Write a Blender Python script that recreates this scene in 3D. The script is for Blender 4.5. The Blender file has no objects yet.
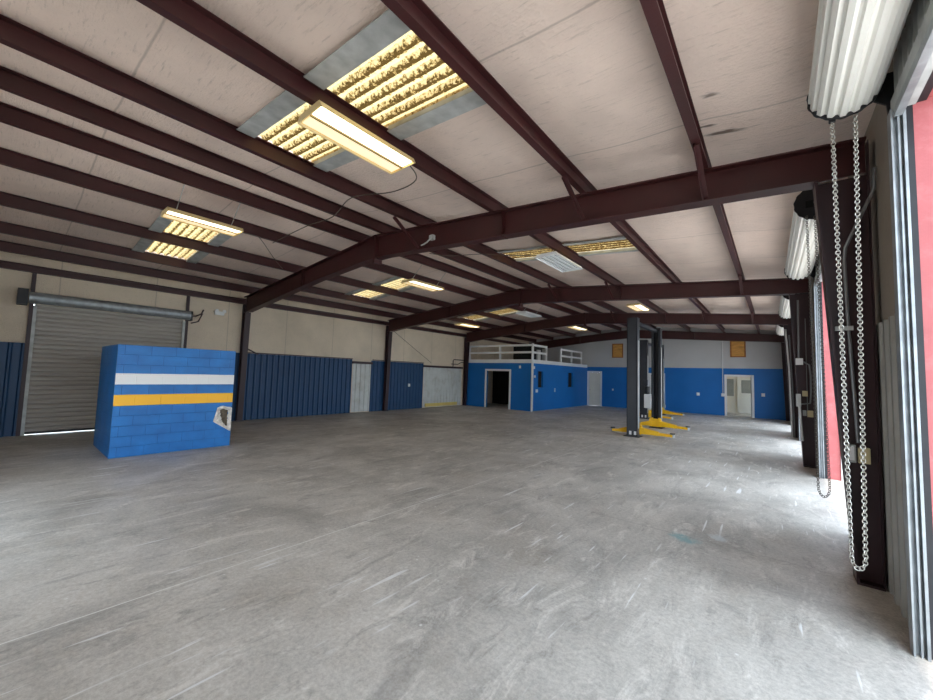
import bpy, math, random
from mathutils import Vector, Matrix
random.seed(7)
S = bpy.context.scene
COL = S.collection

# ------------------------------------------------------------------ helpers
def lin(c):
    return tuple(((v / 255.0) / 12.92 if v / 255.0 <= 0.04045 else ((v / 255.0 + 0.055) / 1.055) ** 2.4) for v in c)

class MB:
    """collects shapes (world coordinates) and links them as one mesh object"""
    def __init__(self):
        self.v = []; self.f = []
    def add(self, vs, fs):
        b = len(self.v)
        self.v += [tuple(p) for p in vs]
        self.f += [tuple(b + i for i in q) for q in fs]
        return self
    def box(self, x0, x1, y0, y1, z0, z1, bev=0.0):
        if x0 > x1: x0, x1 = x1, x0
        if y0 > y1: y0, y1 = y1, y0
        if z0 > z1: z0, z1 = z1, z0
        if bev <= 0:
            vs = [(x, y, z) for z in (z0, z1) for y in (y0, y1) for x in (x0, x1)]
            return self.add(vs, [(0, 2, 3, 1), (4, 5, 7, 6), (0, 1, 5, 4), (2, 6, 7, 3), (0, 4, 6, 2), (1, 3, 7, 5)])
        import bmesh
        bm = bmesh.new()
        bmesh.ops.create_cube(bm, size=1.0)
        for w in bm.verts:
            w.co = Vector(((x0 + x1) / 2 + w.co.x * (x1 - x0), (y0 + y1) / 2 + w.co.y * (y1 - y0), (z0 + z1) / 2 + w.co.z * (z1 - z0)))
        bmesh.ops.bevel(bm, geom=bm.edges[:], offset=bev, segments=2, affect='EDGES', profile=0.7)
        bm.verts.index_update()
        self.add([w.co[:] for w in bm.verts], [[w.index for w in q.verts] for q in bm.faces])
        bm.free()
        return self
    def prism(self, poly, axis, a0, a1):
        """poly in the plane across axis: axis y -> (x,z); x -> (y,z); z -> (x,y)"""
        n = len(poly)
        def P(p, a):
            return {'x': (a, p[0], p[1]), 'y': (p[0], a, p[1]), 'z': (p[0], p[1], a)}[axis]
        vs = [P(p, a0) for p in poly] + [P(p, a1) for p in poly]
        fs = [tuple(range(n - 1, -1, -1)), tuple(range(n, 2 * n))]
        fs += [(i, (i + 1) % n, n + (i + 1) % n, n + i) for i in range(n)]
        return self.add(vs, fs)
    def tube(self, pts, r, n=8, closed=False):
        pts = [Vector(p) for p in pts]
        m = len(pts); vs = []; ref = None
        for i, p in enumerate(pts):
            a = pts[i - 1] if (i > 0 or closed) else p
            b = pts[(i + 1) % m] if (i < m - 1 or closed) else p
            t = (b - a).normalized()
            if ref is None:
                ref = Vector((0, 0, 1)) if abs(t.z) < 0.9 else Vector((1, 0, 0))
            u = (ref - t * ref.dot(t)).normalized(); w = t.cross(u); ref = u
            rr = r[i] if isinstance(r, (list, tuple)) else r
            vs += [p + (u * math.cos(2 * math.pi * k / n) + w * math.sin(2 * math.pi * k / n)) * rr for k in range(n)]
        fs = []
        for i in range(m if closed else m - 1):
            j = (i + 1) % m
            fs += [(i * n + k, i * n + (k + 1) % n, j * n + (k + 1) % n, j * n + k) for k in range(n)]
        if not closed:
            fs += [tuple(range(n - 1, -1, -1)), tuple((m - 1) * n + k for k in range(n))]
        return self.add(vs, fs)
    def bar(self, a, b, w, d, up=(0, 0, 1)):
        """rectangular bar from a to b, w across, d along up"""
        a = Vector(a); b = Vector(b); t = (b - a).normalized(); up = Vector(up)
        u = (up - t * up.dot(t))
        if u.length < 1e-4: u = Vector((0, 1, 0)) - t * t.y
        u.normalize(); s = t.cross(u)
        vs = [p + s * (w / 2 * i) + u * (d / 2 * j) for p in (a, b) for i, j in ((-1, -1), (1, -1), (1, 1), (-1, 1))]
        return self.add(vs, [(3, 2, 1, 0), (4, 5, 6, 7), (0, 1, 5, 4), (1, 2, 6, 5), (2, 3, 7, 6), (3, 0, 4, 7)])
    def strip(self, prof, depthvec, ext0, ext1):
        """profile polyline (list of 3-vectors) swept from +ext0 to +ext1 with a thickness along depthvec"""
        e0 = Vector(ext0); e1 = Vector(ext1); d = Vector(depthvec); n = len(prof)
        P = [Vector(p) for p in prof]
        vs = [p + e0 for p in P] + [p + e1 for p in P] + [p + d + e0 for p in P] + [p + d + e1 for p in P]
        fs = []
        for i in range(n - 1):
            fs += [(i, i + 1, n + i + 1, n + i), (2 * n + i + 1, 2 * n + i, 3 * n + i, 3 * n + i + 1),
                   (i + 1, i, 2 * n + i, 2 * n + i + 1), (n + i, n + i + 1, 3 * n + i + 1, 3 * n + i)]
        fs += [(0, n, 3 * n, 2 * n), (n - 1, 3 * n - 1, 4 * n - 1, 2 * n - 1)]
        return self.add(vs, fs)
    def build(self, name, mat, parent=None, smooth=False):
        me = bpy.data.meshes.new(name)
        off = Vector((0, 0, 0)); p = parent
        while p is not None:
            off += p.location; p = p.parent
        me.from_pydata([tuple(Vector(q) - off) for q in self.v], [], self.f)
        me.validate(); me.update()
        import bmesh
        bm = bmesh.new(); bm.from_mesh(me)
        bmesh.ops.recalc_face_normals(bm, faces=bm.faces[:])
        bm.to_mesh(me); bm.free()
        if smooth:
            for q in me.polygons: q.use_smooth = True
            me.set_sharp_from_angle(angle=math.radians(40))
        me.materials.append(mat)
        o = bpy.data.objects.new(name, me)
        COL.objects.link(o)
        if parent is not None: o.parent = parent
        return o

def thing(name, label, cat, group=None, loc=(0, 0, 0)):
    o = bpy.data.objects.new(name, None)
    o.location = loc; o.empty_display_size = 0.2
    COL.objects.link(o)
    return tag(o, label, cat, group)

def tag(o, label, cat, group=None):
    o['label'] = label; o['category'] = cat; o['kind'] = 'thing'
    if group: o['group'] = group
    return o

def struct(o, label=None, cat=None):
    o['kind'] = 'structure'
    if label: o['label'] = label
    if cat: o['category'] = cat
    return o

def ribbed(axis, fixed, a0, a1, z0, z1, pitch, depth, toward, flat=0.55, back=0.012):
    """vertical-ribbed sheet. axis 'y': runs along y at x=fixed, ribs toward +/-x"""
    prof = []
    a = a0
    while a < a1 - 1e-6:
        w = min(pitch, a1 - a)
        for t, d in ((0, 0), (flat, 0), (flat + 0.12, 1), (0.88, 1)):
            if t * pitch <= w: prof.append((a + t * pitch, d * depth))
        a += pitch
    prof.append((a1, 0))
    if axis == 'y':
        P = [(fixed + toward * d, q, 0) for q, d in prof]; dv = (-toward * back, 0, 0)
    else:
        P = [(q, fixed + toward * d, 0) for q, d in prof]; dv = (0, -toward * back, 0)
    return MB().strip(P, dv, (0, 0, z0), (0, 0, z1))

# ------------------------------------------------------------------ materials
def new_mat(name):
    m = bpy.data.materials.new(name); m.use_nodes = True
    nt = m.node_tree
    return m, nt, nt.nodes['Principled BSDF']

def mat(name, rgb, rough=0.6, metal=0.0, var=0.12, scale=4.0, bump=0.0, bscale=60.0, dirt=None, dirt_amt=0.0, dscale=1.5, stretch=(1, 1, 1), dlo=0.5, dhi=0.75):
    m, nt, b = new_mat(name)
    N, L = nt.nodes.new, nt.links.new
    tc = N('ShaderNodeTexCoord'); mp = N('ShaderNodeMapping'); mp.inputs['Scale'].default_value = stretch
    L(tc.outputs['Object'], mp.inputs['Vector'])
    no = N('ShaderNodeTexNoise'); no.inputs['Scale'].default_value = scale; no.inputs['Detail'].default_value = 6
    L(mp.outputs[0], no.inputs['Vector'])
    c = lin(rgb)
    r = N('ShaderNodeValToRGB')
    r.color_ramp.elements[0].position = 0.3; r.color_ramp.elements[1].position = 0.7
    r.color_ramp.elements[0].color = tuple(v * (1 - var) for v in c) + (1,)
    r.color_ramp.elements[1].color = tuple(min(1, v * (1 + var)) for v in c) + (1,)
    L(no.outputs['Fac'], r.inputs[0])
    out = r.outputs[0]
    if dirt is not None:
        n2 = N('ShaderNodeTexNoise'); n2.inputs['Scale'].default_value = dscale; n2.inputs['Detail'].default_value = 8
        n2.inputs['Roughness'].default_value = 0.65
        L(mp.outputs[0], n2.inputs['Vector'])
        r2 = N('ShaderNodeMapRange'); r2.inputs[1].default_value = dlo; r2.inputs[2].default_value = dhi
        r2.inputs[4].default_value = dirt_amt
        L(n2.outputs['Fac'], r2.inputs[0])
        mx = N('ShaderNodeMixRGB'); mx.inputs[2].default_value = lin(dirt) + (1,)
        L(r2.outputs[0], mx.inputs[0]); L(out, mx.inputs[1]); out = mx.outputs[0]
    L(out, b.inputs['Base Color'])
    b.inputs['Roughness'].default_value = rough; b.inputs['Metallic'].default_value = metal
    if bump > 0:
        nb = N('ShaderNodeTexNoise'); nb.inputs['Scale'].default_value = bscale; nb.inputs['Detail'].default_value = 4
        L(mp.outputs[0], nb.inputs['Vector'])
        bp = N('ShaderNodeBump'); bp.inputs['Strength'].default_value = bump; bp.inputs['Distance'].default_value = 0.02
        L(nb.outputs['Fac'], bp.inputs['Height']); L(bp.outputs[0], b.inputs['Normal'])
    return m

def emit_mat(name, rgb, strength):
    m, nt, b = new_mat(name)
    b.inputs['Base Color'].default_value = (0.8, 0.8, 0.78, 1)
    b.inputs['Emission Color'].default_value = lin(rgb) + (1,)
    b.inputs['Emission Strength'].default_value = strength
    return m

M = {}
M['maroon'] = mat('maroon_steel', (61, 25, 26), 0.45, 0, 0.18, 2.0, 0.05, 40, dirt=(44, 24, 23), dirt_amt=0.5)
M['maroon_dark'] = mat('maroon_column_steel', (52, 31, 36), 0.5, 0, 0.18, 2.0, 0.05, 40, dirt=(40, 34, 36), dirt_amt=0.6)
M['blue_sheet'] = mat('blue_metal_sheet', (8, 60, 102), 0.5, 0, 0.12, 1.5, 0.03, 30, dirt=(10, 42, 70), dirt_amt=0.6)
M['blue_wall'] = mat('blue_wall_paint', (0, 103, 178), 0.55, 0, 0.06, 1.2, 0.02, 50)
M['grey_wall'] = mat('grey_wall_paint', (184, 184, 184), 0.8, 0, 0.05, 0.8)
M['white_paint'] = mat('white_paint', (225, 226, 226), 0.5, 0, 0.04, 3)
M['old_sheet'] = mat('weathered_metal_sheet', (152, 151, 146), 0.5, 0.0, 0.1, 2, 0.02, 20, dirt=(116, 108, 96), dirt_amt=0.6, dscale=2.5)
M['grey_lining'] = mat('grey_insulation_facing', (150, 140, 128), 0.8, 0, 0.12, 1.5, 0.2, 30, dirt=(100, 92, 84), dirt_amt=0.5)
M['white_sheet'] = mat('white_metal_sheet', (196, 198, 196), 0.45, 0.0, 0.08, 2, 0.02, 20, dirt=(150, 140, 122), dirt_amt=0.5, dscale=2.5)
M['coil'] = mat('off_white_roller_curtain', (236, 236, 230), 0.4, 0.0, 0.04, 2, dirt=(190, 186, 172), dirt_amt=0.35, dscale=3, stretch=(1, 0.2, 1))
M['galv'] = mat('galvanised_steel', (160, 166, 170), 0.48, 0.6, 0.2, 9, 0.02, 40)
M['galv_dull'] = mat('dull_galvanised_steel', (178, 181, 180), 0.55, 0.1, 0.2, 6)
M['curtain'] = mat('grey_brown_door_slats', (168, 162, 154), 0.5, 0.2, 0.10, 2.0, dirt=(128, 120, 112), dirt_amt=0.5, stretch=(1, 0.4, 3))
M['black'] = mat('black_metal', (38, 38, 42), 0.5, 0.2, 0.2, 8)
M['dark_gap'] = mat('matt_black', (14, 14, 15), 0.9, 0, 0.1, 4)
M['lift_grey'] = mat('charcoal_lift_paint', (46, 49, 56), 0.4, 0.1, 0.1, 5)
M['lift_yellow'] = mat('yellow_lift_paint', (244, 190, 8), 0.4, 0, 0.08, 6, dirt=(150, 110, 20), dirt_amt=0.5, dscale=6)
M['rubber'] = mat('black_rubber', (70, 70, 72), 0.8, 0, 0.1, 20)
M['red'] = mat('red_jamb_paint', (178, 96, 98), 0.6, 0, 0.08, 4, 0.1, 60, dirt=(190, 124, 124), dirt_amt=0.6, dscale=9)
M['beige_box'] = mat('beige_plastic', (206, 192, 150), 0.5, 0, 0.05, 5)
M['grey_box'] = mat('grey_box_metal', (176, 178, 176), 0.5, 0.2, 0.06, 5)
M['conduit'] = mat('conduit_grey', (128, 130, 132), 0.45, 0.4, 0.08, 5)
M['conduit_white'] = mat('conduit_white', (206, 206, 204), 0.5, 0.1, 0.05, 5)
M['cable'] = mat('grey_cable', (92, 84, 76), 0.7, 0, 0.1, 8)
M['yellow_bar'] = mat('yellow_board', (214, 190, 108), 0.6, 0, 0.1, 4)
M['concrete_raw'] = mat('raw_broken_block', (226, 220, 212), 0.95, 0, 0.25, 14, 0.8, 35)
M['cavity'] = mat('block_cavity', (96, 86, 72), 0.95, 0, 0.6, 12, 0.8, 30)
M['chain'] = mat('zinc_chain', (205, 203, 196), 0.35, 0.7, 0.1, 12)
M['chain_shaded'] = mat('backlit_tone_chain', (110, 104, 96), 0.5, 0.6, 0.15, 12)  # chain metal darkened in colour to look backlit
M['ply'] = mat('plywood', (206, 152, 78), 0.75, 0, 0.22, 2.5, dirt=(150, 100, 46), dirt_amt=0.6, dscale=3, stretch=(1, 1, 6))
M['ply_frame'] = mat('vent_frame_wood', (150, 96, 48), 0.7, 0, 0.15, 6)
M['room'] = mat('cream_room_paint', (226, 218, 200), 0.8, 0, 0.04, 1)
M['door_white'] = mat('cream_door_paint', (226, 222, 208), 0.5, 0, 0.04, 2)
M['glass_grey'] = mat('dim_glass', (150, 150, 140), 0.15, 0, 0.1, 3)
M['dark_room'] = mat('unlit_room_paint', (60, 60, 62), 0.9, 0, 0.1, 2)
M['ground'] = mat('outdoor_concrete', (216, 212, 204), 0.9, 0, 0.1, 1.2, 0.1, 40)
M['lamp_glow_metal'] = mat('glow_tinted_housing', (228, 206, 150), 0.35, 0, 0.03, 4)  # housing of lit lamps, warm glow painted into the colour
M['lamp_reflector'] = mat('lamp_reflector', (150, 130, 84), 0.25, 0.0, 0.02, 4)
M['lamp_off'] = mat('unlit_lamp_slat', (236, 240, 242), 0.3, 0, 0.03, 6)
M['tube'] = emit_mat('lit_fluorescent_diffuser', (255, 240, 205), 5.0)
M['tube_dim'] = emit_mat('lit_fluorescent_side', (255, 218, 148), 1.3)

# floor: worn concrete with mottling, scratches and slab joints
def floor_mat():
    m, nt, b = new_mat('worn_concrete_floor')
    N, L = nt.nodes.new, nt.links.new
    tc = N('ShaderNodeTexCoord')
    def noise(scale, detail, rough, rot=0, st=(1, 1, 1), dist=0):
        mp = N('ShaderNodeMapping'); mp.inputs['Rotation'].default_value = (0, 0, rot); mp.inputs['Scale'].default_value = st
        L(tc.outputs['Object'], mp.inputs['Vector'])
        n = N('ShaderNodeTexNoise'); n.inputs['Scale'].default_value = scale; n.inputs['Detail'].default_value = detail
        n.inputs['Roughness'].default_value = rough; n.inputs['Distortion'].default_value = dist
        L(mp.outputs[0], n.inputs['Vector']); return n.outputs['Fac']
    def rng(x, a, bb, c, d):
        r = N('ShaderNodeMapRange'); r.inputs[1].default_value = a; r.inputs[2].default_value = bb; r.inputs[3].default_value = c; r.inputs[4].default_value = d
        L(x, r.inputs[0]); return r.outputs[0]
    def mix(f, c1, c2, t='MIX'):
        x = N('ShaderNodeMixRGB'); x.blend_type = t
        if isinstance(f, float): x.inputs[0].default_value = f
        else: L(f, x.inputs[0])
        for i, c in ((1, c1), (2, c2)):
            if isinstance(c, tuple): x.inputs[i].default_value = c + (1,)
            else: L(c, x.inputs[i])
        return x.outputs[0]
    base = mix(rng(noise(0.55, 10, 0.68, dist=0.7), 0.38, 0.62, 0, 1), lin((162, 158, 152)), lin((198, 193, 186)))
    # brown oily patches
    base = mix(rng(noise(0.7, 8, 0.65, 0.4), 0.53, 0.72, 0, 0.55), base, lin((150, 139, 126)))
    # dark drag stains, stretched
    base = mix(rng(noise(2.4, 10, 0.74, 0.9, (1, 0.35, 1), 0.9), 0.53, 0.69, 0, 0.6), base, lin((124, 121, 118)))
    base = mix(rng(noise(6.5, 9, 0.75, 0.2, (1, 0.4, 1), 0.6), 0.55, 0.68, 0, 0.55), base, lin((118, 114, 110)))
    # pale worn film
    base = mix(rng(noise(4.0, 10, 0.76, -0.5, (1, 0.35, 1), 0.7), 0.53, 0.66, 0, 0.75), base, lin((222, 217, 210)))
    # fine grain
    base = mix(0.55, base, mix(rng(noise(30, 8, 0.85), 0.38, 0.62, 0, 1), (0.3, 0.3, 0.3), (0.68, 0.68, 0.68)), 'OVERLAY')
    # scratches in three directions
    for rot, sc, st in ((0.35, 13, (1, 0.07, 1)), (1.25, 17, (1, 0.08, 1)), (-0.55, 15, (1, 0.06, 1))):
        s = noise(sc, 2, 0.4, rot, st); g = noise(1.1, 3, 0.5, rot + 1)
        a = rng(s, 0.695, 0.72, 0, 1); c = rng(g, 0.46, 0.58, 0, 0.85)
        mm = N('ShaderNodeMath'); mm.operation = 'MULTIPLY'; L(a, mm.inputs[0]); L(c, mm.inputs[1])
        base = mix(mm.outputs[0], base, lin((226, 226, 226)))
    # small white chips
    vo = N('ShaderNodeTexVoronoi'); vo.inputs['Scale'].default_value = 5.5; L(tc.outputs['Object'], vo.inputs['Vector'])
    ch = rng(vo.outputs['Distance'], 0.03, 0.09, 1, 0)
    cg = rng(noise(3.0, 2, 0.5), 0.52, 0.58, 0, 0.8)
    mm = N('ShaderNodeMath'); mm.operation = 'MULTIPLY'; L(ch, mm.inputs[0]); L(cg, mm.inputs[1])
    base = mix(mm.outputs[0], base, lin((230, 230, 228)))
    # slab joints
    sx = N('ShaderNodeSeparateXYZ'); L(tc.outputs['Object'], sx.inputs[0])
    for ax, per, off, c, k in (('X', 7.4, 3.76, (232, 232, 228), 0.9), ('Y', 6.05, 1.02, (110, 106, 102), 0.45)):
        ad = N('ShaderNodeMath'); ad.operation = 'ADD'; ad.inputs[1].default_value = off + per * 10; L(sx.outputs[ax], ad.inputs[0])
        pp = N('ShaderNodeMath'); pp.operation = 'PINGPONG'; pp.inputs[1].default_value = per / 2; L(ad.outputs[0], pp.inputs[0])
        kk = N('ShaderNodeMath'); kk.operation = 'MULTIPLY'; L(rng(pp.outputs[0], 0.003, 0.009, k, 0), kk.inputs[0]); L(rng(noise(2.2, 5, 0.6), 0.35, 0.55, 0.35, 1), kk.inputs[1])
        base = mix(kk.outputs[0], base, lin(c))
    # spilled teal paint
    for px_, py_, rr, c in ((-0.82, 4.95, 0.16, (112, 160, 166)), (-0.55, 5.25, 0.1, (196, 204, 206))):
        vm = N('ShaderNodeVectorMath'); vm.operation = 'DISTANCE'; vm.inputs[1].default_value = (px_, py_, 0); L(tc.outputs['Object'], vm.inputs[0])
        aa = N('ShaderNodeMath'); aa.operation = 'MULTIPLY_ADD'; aa.inputs[1].default_value = 0.5; L(noise(7, 5, 0.7), aa.inputs[0]); L(vm.outputs['Value'], aa.inputs[2])
        base = mix(rng(aa.outputs[0], 0.25 + rr * 0.3, 0.25 + rr, 0.7, 0), base, lin(c))
    L(base, b.inputs['Base Color'])
    L(rng(noise(1.2, 7, 0.6), 0.35, 0.65, 0.36, 0.62), b.inputs['Roughness'])
    bp = N('ShaderNodeBump'); bp.inputs['Strength'].default_value = 0.12; bp.inputs['Distance'].default_value = 0.01
    L(noise(9, 8, 0.7), bp.inputs['Height']); L(bp.outputs[0], b.inputs['Normal'])
    return m
M['floor'] = floor_mat()

# insulation facing: woven texture, cross seams, stains
def lining_mat(name, rgb, seam_axis, seam_per, dirt_amt, off=0.0):
    m, nt, b = new_mat(name)
    N, L = nt.nodes.new, nt.links.new
    tc = N('ShaderNodeTexCoord')
    n = N('ShaderNodeTexNoise'); n.inputs['Scale'].default_value = 0.7; n.inputs['Detail'].default_value = 7; n.inputs['Roughness'].default_value = 0.6
    L(tc.outputs['Object'], n.inputs['Vector'])
    r = N('ShaderNodeValToRGB'); c = lin(rgb)
    r.color_ramp.elements[0].position = 0.32; r.color_ramp.elements[1].position = 0.66
    r.color_ramp.elements[0].color = tuple(v * 0.84 for v in c) + (1,); r.color_ramp.elements[1].color = tuple(min(1, v * 1.06) for v in c) + (1,)
    L(n.outputs['Fac'], r.inputs[0])
    # wrinkle streaks along one way
    mp = N('ShaderNodeMapping'); mp.inputs['Scale'].default_value = (0.9, 11, 11) if seam_axis == 'Y' else (1, 1, 0.3)
    L(tc.outputs['Object'], mp.inputs['Vector'])
    w = N('ShaderNodeTexNoise'); w.inputs['Scale'].default_value = 3.0; w.inputs['Detail'].default_value = 5; w.inputs['Roughness'].default_value = 0.7
    L(mp.outputs[0], w.inputs['Vector'])
    wr = N('ShaderNodeMapRange'); wr.inputs[1].default_value = 0.56; wr.inputs[2].default_value = 0.78; wr.inputs[4].default_value = dirt_amt
    L(w.outputs['Fac'], wr.inputs[0])
    m1 = N('ShaderNodeMixRGB'); m1.inputs[2].default_value = lin((118, 100, 86)) + (1,)
    L(wr.outputs[0], m1.inputs[0]); L(r.outputs[0], m1.inputs[1])
    # seams
    sx = N('ShaderNodeSeparateXYZ'); L(tc.outputs['Object'], sx.inputs[0])
    wob = N('ShaderNodeMath'); wob.operation = 'MULTIPLY_ADD'; wob.inputs[1].default_value = 0.05
    L(n.outputs['Fac'], wob.inputs[0]); L(sx.outputs[seam_axis], wob.inputs[2])
    ad = N('ShaderNodeMath'); ad.operation = 'ADD'; ad.inputs[1].default_value = 60 + off; L(wob.outputs[0], ad.inputs[0])
    pp = N('ShaderNodeMath'); pp.operation = 'PINGPONG'; pp.inputs[1].default_value = seam_per / 2; L(ad.outputs[0], pp.inputs[0])
    sr = N('ShaderNodeMapRange'); sr.inputs[1].default_value = 0.004; sr.inputs[2].default_value = 0.016; sr.inputs[3].default_value = 0.38; sr.inputs[4].default_value = 0
    L(pp.outputs[0], sr.inputs[0])
    m2 = N('ShaderNodeMixRGB'); m2.inputs[2].default_value = lin((110, 96, 84)) + (1,)
    L(sr.outputs[0], m2.inputs[0]); L(m1.outputs[0], m2.inputs[1])
    out = m2.outputs[0]
    if seam_axis == 'Y' and name.startswith('roof'):
        mp2 = N('ShaderNodeMapping'); mp2.inputs['Scale'].default_value = (2.2, 9, 1); L(tc.outputs['Object'], mp2.inputs['Vector'])
        sn = N('ShaderNodeTexNoise'); sn.inputs['Scale'].default_value = 2.2; sn.inputs['Detail'].default_value = 6; L(mp2.outputs[0], sn.inputs['Vector'])
        for cx_, cy_, ww, hh in ((-0.38, 4.68, 0.26, 0.05), (-0.52, 4.50, 0.16, 0.035), (-0.43, 3.98, 0.10, 0.05)):
            ms = N('ShaderNodeMapping'); ms.vector_type = 'POINT'
            ms.inputs['Location'].default_value = (-cx_ / ww, -cy_ / hh, 0); ms.inputs['Scale'].default_value = (1 / ww, 1 / hh, 0); L(tc.outputs['Object'], ms.inputs['Vector'])
            ln_ = N('ShaderNodeVectorMath'); ln_.operation = 'LENGTH'; L(ms.outputs[0], ln_.inputs[0])
            aa = N('ShaderNodeMath'); aa.operation = 'MULTIPLY_ADD'; aa.inputs[1].default_value = -2.6; L(sn.outputs['Fac'], aa.inputs[0]); L(ln_.outputs['Value'], aa.inputs[2])
            mr = N('ShaderNodeMapRange'); mr.inputs[1].default_value = -1.0; mr.inputs[2].default_value = -0.3; mr.inputs[3].default_value = 0.85; mr.inputs[4].default_value = 0; L(aa.outputs[0], mr.inputs[0])
            ms2 = N('ShaderNodeMixRGB'); ms2.inputs[2].default_value = lin((84, 64, 46)) + (1,); L(mr.outputs[0], ms2.inputs[0]); L(out, ms2.inputs[1]); out = ms2.outputs[0]
    L(out, b.inputs['Base Color'])
    b.inputs['Roughness'].default_value = 0.62
    # quilted weave bump
    wv = N('ShaderNodeTexVoronoi'); wv.inputs['Scale'].default_value = 34
    L(tc.outputs['Object'], wv.inputs['Vector'])
    ah = N('ShaderNodeMath'); ah.operation = 'MULTIPLY_ADD'; ah.inputs[1].default_value = 0.5
    L(wv.outputs['Distance'], ah.inputs[0]); L(w.outputs['Fac'], ah.inputs[2])
    bp = N('ShaderNodeBump'); bp.inputs['Strength'].default_value = 0.45; bp.inputs['Distance'].default_value = 0.02
    L(ah.outputs[0], bp.inputs['Height']); L(bp.outputs[0], b.inputs['Normal'])
    return m
M['lining'] = lining_mat('roof_insulation_facing', (234, 214, 202), 'Y', 1.85, 0.5, 0.35)
M['wall_lining'] = lining_mat('wall_insulation_facing', (220, 204, 182), 'Y', 1.9, 0.35)

# fibreglass skylight: dirty corrugated translucent sheet
def sky_mat():
    m, nt, b = new_mat('dirty_fibreglass')
    N, L = nt.nodes.new, nt.links.new
    tc = N('ShaderNodeTexCoord')
    n = N('ShaderNodeTexNoise'); n.inputs['Scale'].default_value = 24; n.inputs['Detail'].default_value = 6; n.inputs['Roughness'].default_value = 0.7
    L(tc.outputs['Object'], n.inputs['Vector'])
    sx = N('ShaderNodeSeparateXYZ'); L(tc.outputs['Object'], sx.inputs[0])
    mo = N('ShaderNodeMath'); mo.operation = 'PINGPONG'; mo.inputs[1].default_value = 0.0725
    ad = N('ShaderNodeMath'); ad.operation = 'ADD'; ad.inputs[1].default_value = 40 * 0.145 + 0.03; L(sx.outputs['Y'], ad.inputs[0]); L(ad.outputs[0], mo.inputs[0])
    # dirt collects in the troughs of the corrugation
    s1 = N('ShaderNodeMapRange'); s1.inputs[1].default_value = 0.0; s1.inputs[2].default_value = 0.0725; s1.inputs[3].default_value = -0.16; s1.inputs[4].default_value = 0.17
    L(mo.outputs[0], s1.inputs[0])
    sm = N('ShaderNodeMath'); sm.operation = 'ADD'; L(s1.outputs[0], sm.inputs[0]); L(n.outputs['Fac'], sm.inputs[1])
    rp = N('ShaderNodeValToRGB')
    e = rp.color_ramp.elements
    e[0].position = 0.425; e[0].color = (0.92, 0.72, 0.36, 1)
    e[1].position = 0.57; e[1].color = (0.10, 0.058, 0.018, 1)
    q = e.new(0.495); q.color = (0.55, 0.36, 0.13, 1)
    L(sm.outputs[0], rp.inputs[0])
    tr = N('ShaderNodeBsdfTranslucent'); df = N('ShaderNodeBsdfDiffuse'); mx = N('ShaderNodeMixShader'); mx.inputs[0].default_value = 0.4
    sc = N('ShaderNodeMixRGB'); sc.blend_type = 'MULTIPLY'; sc.inputs[0].default_value = 1; sc.inputs[2].default_value = (SKYT, SKYT, SKYT, 1)
    L(rp.outputs[0], sc.inputs[1]); L(sc.outputs[0], tr.inputs[0]); L(rp.outputs[0], df.inputs[0])
    L(tr.outputs[0], mx.inputs[1]); L(df.outputs[0], mx.inputs[2])
    L(mx.outputs[0], nt.nodes['Material Output'].inputs['Surface'])
    return m
SKYT = 0.5
M['skylight'] = sky_mat()

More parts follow.
